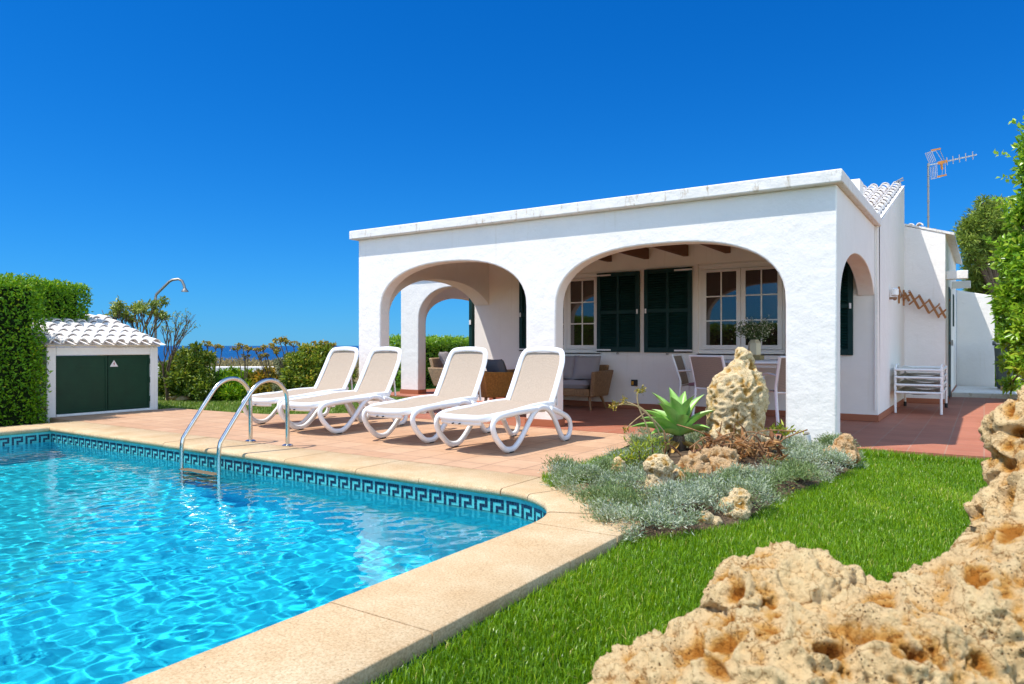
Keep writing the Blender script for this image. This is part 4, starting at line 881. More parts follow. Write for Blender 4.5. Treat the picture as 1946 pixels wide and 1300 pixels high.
def rock(name, blobs, m, vox, label, cat='rock', amp=.03, freq=9, pits=.0, pf=30, group=None, ridge=.0, base=None, seed=0, knob=0.0, cav=0.0):
    """blobs: (centre, (rx,ry,rz), rot) -> fused by voxel remesh, then eroded with layered noise and pits."""
    bm = bmesh.new()
    for c, r, rz in blobs:
        M = Matrix.Translation(c) @ Matrix.Rotation(rz[2], 4, 'Z') @ Matrix.Rotation(rz[1], 4, 'Y') @ Matrix.Rotation(rz[0], 4, 'X') @ Matrix.Diagonal((*r, 1))
        bmesh.ops.create_icosphere(bm, subdivisions=3, radius=1, matrix=M)
    if base:
        bv = [bm.verts.new(v) for v in base[0]]
        for f in base[1]: bm.faces.new([bv[i] for i in f])
        bmesh.ops.recalc_face_normals(bm, faces=bm.faces)
    me = bpy.data.meshes.new(name); bm.to_mesh(me); bm.free()
    o = bpy.data.objects.new(name, me); COL.objects.link(o)
    md = o.modifiers.new('r', 'REMESH'); md.mode = 'VOXEL'; md.voxel_size = vox
    dg = bpy.context.evaluated_depsgraph_get(); dg.update()
    m2 = bpy.data.meshes.new_from_object(o.evaluated_get(dg)); o.modifiers.clear(); o.data = m2; m2.name = name
    sm = bmesh.new(); sm.from_mesh(m2)
    for _ in range(3): bmesh.ops.smooth_vert(sm, verts=sm.verts, factor=.5, use_axis_x=True, use_axis_y=True, use_axis_z=True)
    sm.normal_update(); so3 = Vector((seed * 3.1, seed * 1.7, seed * .9)); N = noise; dep = []
    for v in sm.verts:
        p = v.co + so3; q = p * freq
        d = N.noise(q) * .9 + N.noise(q * 2.1) * .5 + N.noise(q * 4.3) * .26
        d2 = (1 - abs(N.noise(q * 1.3 + Vector((5, 1, 2))))) ** 3 - .4
        h = amp * (d + ridge * d2)
        h += amp * .13 * N.noise(p * freq * 9)
        if pits:
            w_ = p * pf + Vector((N.noise(p * 20), N.noise(p * 20 + Vector((9, 0, 0))), N.noise(p * 20 + Vector((0, 9, 0))))) * 1.1
            dd = N.voronoi(w_)[0]; k = dd[0]
            msk = max(0, min(1, (N.noise(p * 5.5) + .28) * 2.4))
            if k < .36: h -= pits * msk * (1 - (k / .36) ** 2)
            w2 = p * pf * .42 + Vector((N.noise(p * 12), N.noise(p * 12 + Vector((9, 0, 0))), N.noise(p * 12 + Vector((0, 9, 0))))) * .9; k2 = N.voronoi(w2)[0][0]
            if k2 < .26: h -= pits * 1.5 * msk * (1 - (k2 / .26) ** 2)
        if pits:
            kn = N.voronoi(p * pf * .8 + Vector((3, 7, 1)))[0][0]; h += pits * .55 * (.5 - kn)
        if cav:
            k3 = N.voronoi(p * 9.5 + Vector((N.noise(p * 9), N.noise(p * 9 + Vector((4, 0, 0))), N.noise(p * 9 + Vector((0, 4, 0))))) * .7)[0][0]
            if k3 < .34: h -= cav * (1 - (k3 / .34) ** 2)
        if knob:
            mk = max(0, min(1, (N.noise(p * 8 + Vector((2, 4, 8))) + .15) * 3)); kd = N.voronoi(p * 72 + Vector((N.noise(p * 40), N.noise(p * 40 + Vector((5, 0, 0))), 0)) * .6)[0]; h += knob * mk * (min(.5, kd[1] - kd[0]) * 2 - .55)
        dep.append(h); v.co = v.co + v.normal * h
    sm.to_mesh(m2); sm.free(); m2.materials.clear(); m2.materials.append(m); m2.shade_smooth()
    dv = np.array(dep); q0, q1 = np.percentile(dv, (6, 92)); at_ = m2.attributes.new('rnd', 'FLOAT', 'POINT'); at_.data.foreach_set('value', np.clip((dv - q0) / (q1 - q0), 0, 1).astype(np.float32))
    return tag(o, label, cat, group)
# the big foreground rockery stone: each lump at its own distance
BL = []
def lump(px, py, t_, rx, rz_, rd, tilt=0.0):
    """ellipsoid: rx along the view's right, rz_ up, rd in depth (metres)."""
    BL.append((at_px(px, py, t_), (rx, rd, rz_), (0, -tilt, R(33.73))))
lump(1500, 1130, 1.50, .150, .085, .13, .1); lump(1420, 1125, 1.46, .080, .055, .10, .2); lump(1545, 1100, 1.53, .055, .055, .08)
lump(1365, 1262, 1.42, .14, .075, .15, .28); lump(1262, 1280, 1.38, .09, .055, .12, .2); lump(1205, 1268, 1.40, .034, .030, .06, .3); lump(1318, 1228, 1.42, .060, .035, .07, .3); lump(1185, 1318, 1.36, .055, .045, .08)
lump(1625, 1225, 1.48, .17, .09, .16, .2); lump(1720, 1178, 1.56, .13, .050, .12, .22); lump(1810, 1142, 1.58, .10, .062, .12, .35); lump(1868, 1085, 1.60, .080, .055, .08, .5); lump(1660, 1150, 1.58, .09, .026, .08, .15)
lump(1500, 1290, 1.36, .22, .14, .18); lump(1720, 1280, 1.34, .22, .15, .18); lump(1880, 1230, 1.38, .20, .17, .18); lump(1960, 1150, 1.46, .14, .17, .16)
lump(1971, 1000, 1.78, .10, .10, .13, .3); lump(1906, 985, 1.76, .068, .060, .08, .7); lump(1876, 1022, 1.74, .035, .022, .05, .6)
lump(1961, 890, 1.80, .085, .090, .11); lump(1976, 820, 1.82, .105, .085, .12); lump(1951, 800, 1.83, .055, .055, .08); lump(1921, 855, 1.80, .038, .042, .06); lump(2016, 900, 1.80, .13, .26, .15); lump(1956, 940, 1.80, .06, .06, .07)
lump(1380, 1430, 1.36, .30, .18, .26); lump(1600, 1440, 1.36, .36, .26, .30); lump(1900, 1420, 1.42, .36, .26, .34); lump(2060, 1150, 1.66, .22, .40, .25); lump(2050, 1420, 1.5, .4, .3, .4)
lump(1500, 1640, 1.42, .42, .22, .40); lump(1950, 1620, 1.5, .50, .22, .45)
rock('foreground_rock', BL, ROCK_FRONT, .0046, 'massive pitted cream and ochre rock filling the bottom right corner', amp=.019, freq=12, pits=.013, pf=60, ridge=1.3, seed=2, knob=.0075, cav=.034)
# upright sculptural rock in the bed
B = []
def lump2(px, py, t_, rx, rz_, rd, tilt=0.0): B.append((at_px(px, py, t_), (rx, rd, rz_), (0, -tilt, R(33.73))))
lump2(1452, 832, 6.10, .095, .05, .10, -.15); lump2(1365, 835, 6.05, .10, .12, .10)
UR = [(664, 1402, 1421), (672, 1397, 1428), (684, 1394, 1431), (700, 1381, 1437), (718, 1358, 1448), (736, 1348, 1457), (760, 1344, 1458), (780, 1342, 1454), (810, 1345, 1450), (850, 1344, 1456), (905, 1340, 1465)]
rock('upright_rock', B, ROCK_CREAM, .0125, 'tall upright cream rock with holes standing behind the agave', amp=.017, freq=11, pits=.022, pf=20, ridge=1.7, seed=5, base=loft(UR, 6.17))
B = []; lump2(1288, 915, 4.68, .045, .085, .06)
SR = [(864, 1246, 1262), (868, 1234, 1272), (878, 1224, 1280), (890, 1222, 1281), (899, 1230, 1278), (912, 1228, 1280), (930, 1223, 1284), (960, 1218, 1290)]
rock('garden_rock', B, ROCK_CREAM, .007, 'stubby cream rock standing among the silver plants, left of the flat ochre rock', amp=.009, freq=18, pits=.008, pf=34, ridge=1.0, seed=8, base=loft(SR, 4.62))
B = []; lump2(1345, 895, 5.15, .24, .085, .16); lump2(1320, 880, 5.15, .10, .07, .10, .3); lump2(1395, 905, 5.12, .16, .07, .12); lump2(1290, 910, 5.1, .10, .06, .10); lump2(1370, 870, 5.3, .13, .08, .10)
rock('garden_rock', B, ROCK_BROWN, .009, 'flat layered ochre rock lying below the agave', amp=.026, freq=13, pits=.008, pf=30, ridge=1.2, seed=11)
B = []; lump2(1175, 888, 5.2, .052, .072, .05); lump2(1182, 905, 5.18, .065, .05, .05)
rock('garden_rock', B, ROCK_CREAM, .0065, 'small pointed pale rock by the deck edge, leftmost in the bed', amp=.012, freq=18, pits=.006, pf=40, ridge=.7, seed=14)
B = []; lump2(1408, 952, 4.08, .062, .080, .06); lump2(1386, 960, 4.06, .058, .055, .05); lump2(1400, 975, 4.05, .075, .05, .06)
rock('garden_rock', B, ROCK_CREAM, .006, 'cream rock at the lawn edge in front of the silver plants', amp=.013, freq=17, pits=.008, pf=36, ridge=.9, seed=17)
B = []; lump2(1340, 985, 3.95, .052, .042, .05); lump2(1360, 992, 3.94, .035, .03, .04)
rock('garden_rock', B, ROCK_CREAM, .006, 'small rounded whitish rock at the lawn edge, nearest to the pool corner', amp=.009, freq=20, pits=.004, pf=40, ridge=.5, seed=20)
B = []; lump2(1605, 848, 5.75, .075, .10, .09, -.3); lump2(1583, 862, 5.72, .10, .05, .09, .2); lump2(1612, 868, 5.70, .085, .065, .09)
rock('garden_rock', B, ROCK_BROWN, .008, 'pointed ochre rock at the lawn corner in front of the right pillar', amp=.018, freq=15, pits=.010, pf=30, ridge=1.0, seed=23)
B = []; lump2(1527, 900, 5.0, .060, .035, .06); lump2(1510, 905, 5.0, .04, .03, .04)
rock('garden_rock', B, ROCK_BROWN, .007, 'low brown rock on the lawn side of the silver plants', amp=.012, freq=18, pits=.006, pf=40, ridge=.8, seed=26)
B = []; lump2(345, 757, 12.6, .17, .06, .12); lump2(325, 760, 12.6, .10, .05, .10)
rock('garden_rock', B, ROCK_CREAM, .02, 'long pale rock at the edge of the rough grass by the shed', amp=.03, freq=8, seed=30)
B = []; lump2(388, 742, 12.9, .20, .16, .2); lump2(440, 745, 13.0, .14, .11, .14)
rock('garden_rock', B, ROCK_BROWN, .02, 'brown rock in the shade under the shrubs', amp=.03, freq=8, seed=33)

# ------------------------------------------------------------------ grass
def in_poly(x, y, poly):
    c = np.zeros(len(x), bool); n = len(poly)
    for i in range(n):
        (x1, y1), (x2, y2) = poly[i], poly[i - 1]
        k = ((y1 > y) != (y2 > y)) & (x < (x2 - x1) * (y - y1) / (y2 - y1 + 1e-12) + x1); c ^= k
    return c
BED = [(-2.60, 4.34), (-2.42, 4.10), (-2.10, 3.86), (-1.92, 3.62), (-1.66, 3.36), (-1.47, 3.27), (-1.30, 3.52), (-1.10, 3.92), (-1.08, 4.4), (-1.02, 5.0), (-.90, 5.7), (-.80, 6.3), (-.98, 6.75), (-1.10, 7.05), (-1.9, 7.05), (-2.82, 6.9), (-2.72, 5.9), (-2.64, 5.0)]
def blades(n, poly, z, lmin, lmax, w, m, name, exclude=None, falloff=True, lean=.5, label=None):
    P = np.array(poly); lo, hi = P.min(0), P.max(0); x = RNG.uniform(lo[0], hi[0], n); y = RNG.uniform(lo[1], hi[1], n); k = in_poly(x, y, poly)
    if exclude: k &= ~in_poly(x, y, exclude)
    if falloff:
        d = np.hypot(x, y); k &= RNG.random(n) < np.clip(3.2 / np.maximum(d, .5), .25, 1)
    x, y = x[k], y[k]; n = len(x)
    dry = np.clip(np.sin(x * 1.9 + 2.0) * np.sin(y * 1.4 + .6) + .35 * np.sin(x * 7 + y * 5) - .55, 0, 1); patch = .5 + .5 * np.sin(x * 3.1 + 1.3 * np.sin(y * 2.3)) * np.cos(y * 2.7 + x); L = RNG.uniform(lmin, lmax, n) * (.8 + .4 * patch)
    th = RNG.uniform(0, 2 * np.pi, n); ln = RNG.uniform(.1, lean, n) + (RNG.random(n) < .2) * .5
    H = np.stack([np.cos(th), np.sin(th), 0 * th], 1); S = np.stack([-np.sin(th + RNG.normal(0, .8, n)), np.cos(th), 0 * th], 1); S = unit(S) * (w * RNG.uniform(.7, 1.3, n))[:, None] / 2
    B0 = np.stack([x, y, np.full(n, z)], 1); up = np.array([0, 0, 1.0])
    M1 = B0 + up * (L * .55)[:, None] + H * (L * ln * .30)[:, None]; T = B0 + up * (L * (1 - .35 * ln))[:, None] + H * (L * ln)[:, None]
    V = np.stack([B0 - S, B0 + S, M1 + S * .85, M1 - S * .85, T], 1).reshape(-1, 3); b = (np.arange(n) * 5)[:, None]
    F = np.concatenate([b + np.array([[0, 1, 2]]), b + np.array([[0, 2, 3]]), b + np.array([[3, 2, 4]])], 1).reshape(-1, 3)
    rr = np.clip(RNG.beta(2, 2.2, n) * .85 + .15 * patch - .05 + (RNG.random(n) < .05) * .5 + dry * .5 * (RNG.random(n) < .6), 0, 1)
    o = np_mesh(name, V, F, m, None, np.repeat(rr, 5)); tag(o, label, 'grass', kind='stuff'); return o
G1 = [(-1.50, .75), (3.0, .75), (3.0, 7.36), (-.72, 7.24), (-1.2, 7.17), (-2.1, 7.06), (-2.84, 6.95), (-2.66, 5.6), (-2.55, 5.0), (-2.5, 4.42), (-1.9, 3.97), (-1.50, 3.2)]
inner = [(x * .94 + -1.8 * .06, y * .94 + 5.0 * .06) for x, y in BED]
blades(900000, G1, -.062, .026, .054, .0034, GRASS, 'lawn_grass', exclude=inner, label='short bright green lawn grass between pool edge, rocks and terrace')
blades(16000, [(-.95, 7.0), (3, 7.1), (3, 7.38), (-.95, 7.23)], -.068, .07, .105, .0045, GRASS, 'lawn_grass', falloff=False, label='longer lawn grass fringing the terracotta path')
blades(16000, [(-2.62, 4.30), (-2.75, 5.9), (-2.60, 5.9), (-2.36, 5.0), (-2.24, 4.40), (-2.42, 4.08)], -.045, .05, .11, .005, GRASS, 'lawn_grass', falloff=False, label='longer green grass along the deck side of the planted bed')
blades(90000, [(-10.35, 6.17), (-8.8, 6.27), (-8.22, 6.4), (-7.79, 6.8), (-7.51, 7.15), (-7.51, 9.55), (-8.1, 9.9), (-10.2, 10.05), (-14.3, 13.0), (-14.3, 6.2)], -.062, .03, .08, .012, GRASS_DULL, 'rough_grass', falloff=False, label='rough olive green grass behind the pool deck')

# ------------------------------------------------------------------ planted bed
bedm = MB()
n = len(BED); cxb, cyb = -1.75, 5.3
vs = [(x, y, -.066) for x, y in BED] + [(cxb + (x - cxb) * .8, cyb + (y - cyb) * .8, .0) for x, y in BED] + [(cxb + (x - cxb) * .4, cyb + (y - cyb) * .4, .05) for x, y in BED]
bedm.add(vs, [(i, (i + 1) % n, n + (i + 1) % n, n + i) for i in range(n)] + [(n + i, n + (i + 1) % n, 2 * n + (i + 1) % n, 2 * n + i) for i in range(n)] + [tuple(range(2 * n, 3 * n))])
struct(bedm.build('bed_soil', SOIL, smooth=True))
def ground_cover():
    parts = []; N0 = 6000; P = np.array(BED); lo, hi = P.min(0), P.max(0); x = RNG.uniform(lo[0], hi[0], N0); y = RNG.uniform(lo[1], hi[1], N0); k = in_poly(x, y, BED)
    bare = [(-2.05, 5.0), (-1.62, 4.75), (-1.35, 5.2), (-1.25, 5.9), (-1.5, 6.4), (-2.1, 6.4), (-2.35, 5.9)]
    k &= ~in_poly(x, y, bare); k &= ~in_poly(x, y, [(-2.7, 4.5), (-2.8, 6.0), (-2.62, 6.0), (-2.42, 4.5)])
    for rx_, ry_, rr_ in ((-1.74, 4.30, .17), (-1.14, 3.98, .15), (-2.22, 4.76, .12), (-1.27, 3.78, .08), (-.93, 6.16, .18), (-1.69, 4.95, .26), (-1.0, 4.93, .12)): k &= np.hypot(x - rx_, y - ry_) > rr_
    x, y = x[k], y[k]; n = len(x)
    rm = random.Random(3); mounds = []
    while len(mounds) < 120:
        a, b_ = rm.uniform(lo[0], hi[0]), rm.uniform(lo[1], hi[1])
        if in_poly(np.array([a]), np.array([b_]), BED)[0]: mounds.append((a, b_, rm.uniform(.11, .23), rm.uniform(.06, .155), rm.random()))
    for i in range(n):
        dome, hue = 0.0, .5
        for a, b_, r_, h_, c_ in mounds:
            q = h_ * max(0, 1 - ((x[i] - a) ** 2 + (y[i] - b_) ** 2) / r_ ** 2)
            if q > dome: dome, hue = q, c_
        if dome < .012 and rm.random() < .7: continue
        m = 36; h = .062 + random.uniform(-.012, .03); c = np.array([x[i], y[i], -.05 + dome * 1.05])
        d = RNG.normal(size=(m, 3)) * np.array([.75, .75, .35]) + np.array([0, 0, .75]); d = unit(d)
        st = c + d * RNG.uniform(.2, 1.0, (m, 1)) * h; dd = unit(d + rand_dirs(m) * .7)
        r = np.clip(RNG.random(m) * .62 + .30 * hue, 0, .95)
        if hue < .24: r *= .38
        if random.random() < .035: r[:4] = .99
        if random.random() < .24: r *= .28
        parts.append(leaf_arrays(st, dd, rand_dirs(m), RNG.uniform(.018, .034, m), .0052, .15, r))
    V, F, r = join_arrays(parts); o = np_mesh('silver_ground_cover', V, F, LEAF_SILVER, None, r)
    tag(o, 'low silver grey ground cover filling the planted bed', 'ground cover', kind='stuff')
ground_cover()
# agave: rosette of thick fleshy leaves on a short stem
AG = mat('agave_leaf', (.10, .24, .04), .38); t = NT(AG)
t.base(t.ramp(t.noise(t.coord((1, 1, 1)), 9, 4), [(.3, (.17, .36, .055)), (.7, (.31, .50, .12))]))
AGE = mat('agave_dead_leaf', (.42, .25, .05), .7)
ag = thing('agave', (-2.20, 5.90, .0), 'green agave rosette on a short stem in front of the upright rock', 'agave')
C = Vector((-2.20, 5.90, .155)); tr = MB(); tr.tube([(-2.20, 5.92, -.04), (-2.205, 5.91, .07), (-2.20, 5.90, .175)], [.05, .065, .045], 10); tr.build('stem', BARK, ag, smooth=True)
def agave_leaf(c, az, el, L, W, curl=.25):
    W *= 1.45; L *= 1.14; el = el * 1.06 + .10; curl = .18; mb = MB(); d = Vector((math.cos(az), math.sin(az), 0)); s = Vector((-math.sin(az), math.cos(az), 0)); nu, nv = 6, 12
    def spine(t_):
        e = el - curl * t_ * t_ ; return c + d * (L * t_ * math.cos(e)) + Vector((0, 0, L * t_ * math.sin(e)))
    def P(u, v, off):
        w_ = W * (.48 + .52 * math.sin(min(1, v / .55) * math.pi / 2)) if v < .55 else W * max(0.012, 1 - ((v - .55) / .45) ** 1.35)
        e = el - curl * v * v; nrm = d * -math.sin(e) + Vector((0, 0, math.cos(e))); x = 2 * u - 1
        return spine(v) + s * (x * w_ / 2) + nrm * (.30 * w_ * x * x - off * (1 - x * x) * (1 - v) )
    mb.grid(lambda u, v: P(u, v, 0), nu, nv); mb.grid(lambda u, v: P(1 - u, v, .022), nu, nv)
    return mb
cam_az = math.atan2(-5.9, 2.2); right_az = math.atan2(.5553, .8317)
for az_rel, el_, L_, W_ in ((180, .20, .38, .09), (200, .42, .36, .095), (162, .58, .34, .09), (150, .98, .38, .095), (215, .85, .34, .10), (105, 1.16, .38, .085), (60, 1.10, .36, .085), (22, .92, .38, .085), (-8, .62, .34, .085), (-40, .30, .26, .08), (-90, .86, .22, .115), (-55, 1.12, .34, .08), (-125, 1.10, .33, .10), (85, .7, .34, .085), (128, .6, .32, .085), (-150, .12, .28, .08), (5, .15, .24, .075)):
    agave_leaf(C + Vector((0, 0, .03)), right_az + R(az_rel), el_, L_, W_).build('leaf', AG, ag, smooth=True)
for az_rel in (-140, -40, 20, 190, 240): agave_leaf(C - Vector((0, 0, .03)), right_az + R(az_rel), -.35, .22, .05, .5).build('dead_leaf', AGE, ag, smooth=True)
# dry flower stalks left of the agave, reaching over the deck
ds = thing('dry_stalk_plant', (-2.45, 5.55, 0), 'dry flowering stalks arching left of the agave', 'dry plant')
s_ = MB()
def stalk(pts, r=.007): s_.tube(smooth_path([at_px(*p) for p in pts], 4), r, 6)
stalk([(1262, 905, 5.9), (1255, 830, 5.9), (1225, 780, 5.9), (1190, 768, 5.9), (1165, 772, 5.9)]); stalk([(1275, 850, 5.9), (1258, 815, 5.9), (1215, 775, 5.9), (1185, 762, 5.9)]); stalk([(1250, 900, 5.85), (1236, 830, 5.85), (1213, 770, 5.85), (1212, 742, 5.85)]); stalk([(1225, 785, 5.9), (1205, 800, 5.9), (1190, 815, 5.9)], .005)
s_.build('stem', DRY_STALK, ds, smooth=True)
pts = [at_px(*p) for p in ((1163, 774, 5.9), (1183, 760, 5.9), (1212, 742, 5.85), (1190, 815, 5.9), (1222, 741, 5.85), (1170, 768, 5.9))]
for p in pts:
    k = 24; V, F, r_ = leaf_arrays(np.array(tuple(p)) + RNG.normal(0, .012, (k, 3)), rand_dirs(k), rand_dirs(k), .028, .012); np_mesh('seed_head', V, F, LEAF_FENNEL, ds, r_)
# brown dead leaves and twigs between agave, upright rock and flat rock
tw = thing('dead_twigs', (-1.75, 5.6, .0), 'tangle of dry brown leaves and twigs at the foot of the upright rock', 'dry plant')
s_ = MB(); rr = random.Random(4)
for i in range(46):
    px0 = rr.uniform(1335, 1465); p0 = at_px(px0, rr.uniform(855, 890), rr.uniform(5.35, 5.8)); a = rr.uniform(-1.2, 1.2); L_ = rr.uniform(.10, .30)
    p1 = p0 + CR * (L_ * .5 * math.sin(a)) + Vector((0, 0, L_ * .5)) + CF * rr.uniform(-.1, .1); p2 = p0 + CR * (L_ * 1.3 * math.sin(a)) + Vector((0, 0, L_ * rr.uniform(.1, .9))) + CF * rr.uniform(-.15, .05)
    s_.tube(smooth_path([p0, p1, p2], 4), .0055, 5)
for px0, py0, px1, py1 in ((1352, 860, 1372, 800), (1383, 850, 1397, 805), (1345, 870, 1340, 830), (1260, 880, 1262, 818), (1268, 880, 1272, 830), (1290, 860, 1262, 840), (1300, 875, 1275, 850), (1420, 830, 1400, 800), (1465, 855, 1440, 880)):
    s_.tube([at_px(px0, py0, 5.75), at_px((px0 + px1) / 2 + 4, (py0 + py1) / 2, 5.72), at_px(px1, py1, 5.7)], [.009, .007, .004], 6)
s_.build('twigs', DRY_TWIG, tw, smooth=True)
m = 130; P = np.array([tuple(at_px(rr.uniform(1330, 1475), rr.uniform(835, 895), rr.uniform(5.35, 5.8))) for _ in range(m)])
V, F, r_ = leaf_arrays(P, rand_dirs(m), rand_dirs(m), RNG.uniform(.06, .17, m), RNG.uniform(.02, .04, m), .4, droop=.3)
np_mesh('dead_leaves', V, F, m_leaf('dead_leaf', [(0, (.12, .045, .015)), (.5, (.30, .13, .035)), (1, (.48, .27, .09))], .7, .2), tw, r_)
# small yellow-green plant beside the upright rock
yp = thing('yellow_succulent', tuple(at_px(1475, 830, 6.3)), 'small yellow green succulent between the upright rock and the pillar', 'plant')
m = 90; P = np.array(tuple(at_px(1478, 822, 6.3))) + RNG.normal(0, 1, (m, 3)) * np.array([.08, .08, .025]); D = rand_dirs(m); D[:, 2] = np.abs(D[:, 2]) + .5
V, F, r_ = leaf_arrays(P, D, rand_dirs(m), RNG.uniform(.04, .09, m), .018); np_mesh('leaves', V, F, LEAF_YELLOW, yp, r_)
st2 = MB().tube([at_px(1470, 850, 6.3), at_px(1480, 828, 6.3)], .012, 6).tube([at_px(1480, 850, 6.3), at_px(1490, 815, 6.3)], .008, 6).build('stem', BARK, yp)
gt = [tuple(at_px(x_, y_, 5.3)) for x_, y_ in ((1215, 850), (1190, 870), (1230, 870), (1240, 840))]
yg = thing('green_tuft', gt[1], 'bright green leafy tuft with yellow flowers behind the stubby cream rock', 'plant')
m = 330; P = np.array(gt)[RNG.integers(0, 4, m)] + np.array([0, 0, -.02]) + RNG.normal(0, .05, (m, 3)) * np.array([1, 1, .6]); D = rand_dirs(m); D[:, 2] = np.abs(D[:, 2]) + .3
V, F, r_ = leaf_arrays(P, D, rand_dirs(m), RNG.uniform(.03, .06, m), .012, rnd=np.where(RNG.random(m) < .05, 1, RNG.random(m) * .6)); np_mesh('leaves', V, F, LEAF_YELLOW, yg, r_)
for g_0 in gt: MB().tube([(g_0[0], g_0[1], -.03), g_0], .006, 5).build('stem', BARK, yg)
# ------------------------------------------------------------------ hedges, shrubs, trees
def box_leaves(lo, hi, n, L, W, thick=.12, faces='xXyYzZ', rnd_shift=0.0):
    """leaves through the outer shell of a clipped box, leaning outward."""
    lo, hi = np.array(lo, float), np.array(hi, float); d = hi - lo; fs = []
    area = {'x': d[1] * d[2], 'X': d[1] * d[2], 'y': d[0] * d[2], 'Y': d[0] * d[2], 'z': d[0] * d[1], 'Z': d[0] * d[1]}
    tot = sum(area[f] for f in faces); out = []
    for f in faces:
        k = int(n * area[f] / tot); P = lo + RNG.random((k, 3)) * d; ax = 'xyz'.index(f.lower()); s = 1 if f.isupper() else -1
        o1, o2 = [i for i in range(3) if i != ax]
        w_ = .014 * np.sin(P[:, o1] * 6.1 + 1.7 * P[:, o2]) + .016 * np.sin(P[:, o2] * 9.3 - 2.1 * P[:, o1]) + .014 * np.sin(P[:, o1] * 17 + P[:, o2] * 13)
        P[:, ax] = (hi[ax] if s > 0 else lo[ax]) - s * (RNG.random(k) ** 1.5 * thick * 1.7 - w_ - .02)
        nn = np.zeros((k, 3)); nn[:, ax] = s; D = unit(nn * .55 + np.array([0, 0, .35]) + rand_dirs(k) * .85); N = unit(nn + rand_dirs(k) * .8)
        out.append(leaf_arrays(P, D, N, RNG.uniform(.7, 1.3, k) * L, RNG.uniform(.8, 1.2, k) * W, .18, np.clip(RNG.beta(2, 2, k) * .9 + (RNG.random(k) < .06) * .4 + rnd_shift + w_ * 1.5, 0, 1)))
    return out
def sprigs(P, nrm, m, L, W, rs=.0):
    """little upright shoots sticking out of a clipped surface."""
    out = []
    for p, q in zip(P, nrm):
        k = m; s = np.linspace(0, 1, k)[:, None]; out.append(leaf_arrays(p + q * s * L * 2.2, unit(q + rand_dirs(k) * .9), rand_dirs(k), L, W, .2, np.clip(.55 + RNG.random(k) * .45, 0, 1)))
    return out
hg = thing('clipped_hedge', (-11.2, 2.0, 0), 'tall dense clipped green hedge standing left of and over the shed', 'hedge')
pr = box_leaves((-13.2, -2.5, -.1), (-10.10, 4.26, 1.80), 78000, .05, .023, .10, 'XYZ') + box_leaves((-13.0, 4.0, .95), (-11.45, 5.42, 1.86), 20000, .05, .023, .10, 'XyYZ')
m = 260; P = np.stack([RNG.uniform(-12.5, -10.15, m), RNG.uniform(-2, 4.2, m), np.full(m, 1.80)], 1); P2 = np.stack([RNG.uniform(-12.8, -11.5, 60), RNG.uniform(4.1, 5.4, 60), np.full(60, 1.86)], 1)
P3 = np.stack([np.full(40, -11.9), np.full(40, 5.42), RNG.uniform(1.2, 1.85, 40)], 1); P3[:, 0] += RNG.uniform(-.5, .4, 40)
pr += sprigs(P, np.tile([[0, 0, .5]], (m, 1)), 4, .045, .024) + sprigs(P2, np.tile([[0, 0, .5]], (60, 1)), 4, .045, .024) + sprigs(P3, np.tile([[.15, .5, .1]], (40, 1)), 4, .045, .024)
V, F, r_ = join_arrays(pr); np_mesh('foliage', V, F, LEAF_HEDGE, hg, r_)
MB().box((-13.05, -2.4, -.1), (-10.22, 4.14, 1.69)).box((-12.85, 4.141, .95), (-11.57, 5.30, 1.75)).build('branches_or_dark_core', INNER_SHADE, hg)  # solid dark boxes: shade inside the hedge given as colour
hb = thing('far_hedge', (-12.0, 15.0, 0), 'sunlit clipped hedge seen through the arches on the left', 'hedge')
pr = box_leaves((-12.2, 12.4, -.1), (-11.3, 19.5, 1.12), 26000, .07, .032, .15, 'XyZ'); m = 160; P = np.stack([RNG.uniform(-12.1, -11.35, m), RNG.uniform(12.5, 19.3, m), np.full(m, 1.12)], 1); pr += sprigs(P, np.tile([[0, 0, 1.]], (m, 1)), 4, .04, .026)
V, F, r_ = join_arrays(pr); np_mesh('foliage', V, F, LEAF_BUSH, hb, r_); MB().box((-12.05, 12.55, -.1), (-11.45, 19.3, .98)).build('branches_or_dark_core', INNER_SHADE, hb)  # the box is a dark core standing for inner shade
# hedge across the pool garden, seen only as a reflection in the window panes
hc = thing('garden_hedge', (-4, -9.5, 0), 'green boundary hedge mirrored in the porch window panes', 'hedge')
V, F, r_ = join_arrays(box_leaves((-14, -10.5, -.1), (7, -9.2, 1.75), 16000, .15, .075, .2, 'YZ')); np_mesh('foliage', V, F, LEAF_HEDGE, hc, r_); MB().box((-13.8, -10.3, -.1), (6.8, -9.4, 1.6)).build('branches_or_dark_core', INNER_SHADE, hc)  # solid dark core box: inner shade as colour, no modelled twigs

def cluster_bush(root, clusters, n, L, W, m, flat=.75, droop=.12, out=.6, part='foliage', beta=(2, 2), extra=()):
    """leaf clumps: (centre, radius); leaves fill each clump's volume, denser outside."""
    pr = list(extra); tot = sum(r ** 2 for _, r in clusters)
    for c, r in clusters:
        k = int(n * r * r / tot); d = rand_dirs(k); d[:, 2] *= flat; rad = r * RNG.random((k, 1)) ** .42 * (1 + .22 * np.sin(d[:, :1] * 5 + d[:, 1:2] * 7 + c[0] * 3))
        P = np.array(tuple(c)) + d * rad; D = unit(d * out + rand_dirs(k) * .75 + np.array([0, 0, .25]))
        pr.append(leaf_arrays(P, D, unit(np.array([0, 0, .7]) + rand_dirs(k)), RNG.uniform(.7, 1.35, k) * L, RNG.uniform(.8, 1.2, k) * W, .2, np.clip(RNG.beta(*beta, k) + RNG.normal(0, .08), 0, 1), droop))
    V, F, r_ = join_arrays(pr); return np_mesh(part, V, F, m, root, r_)
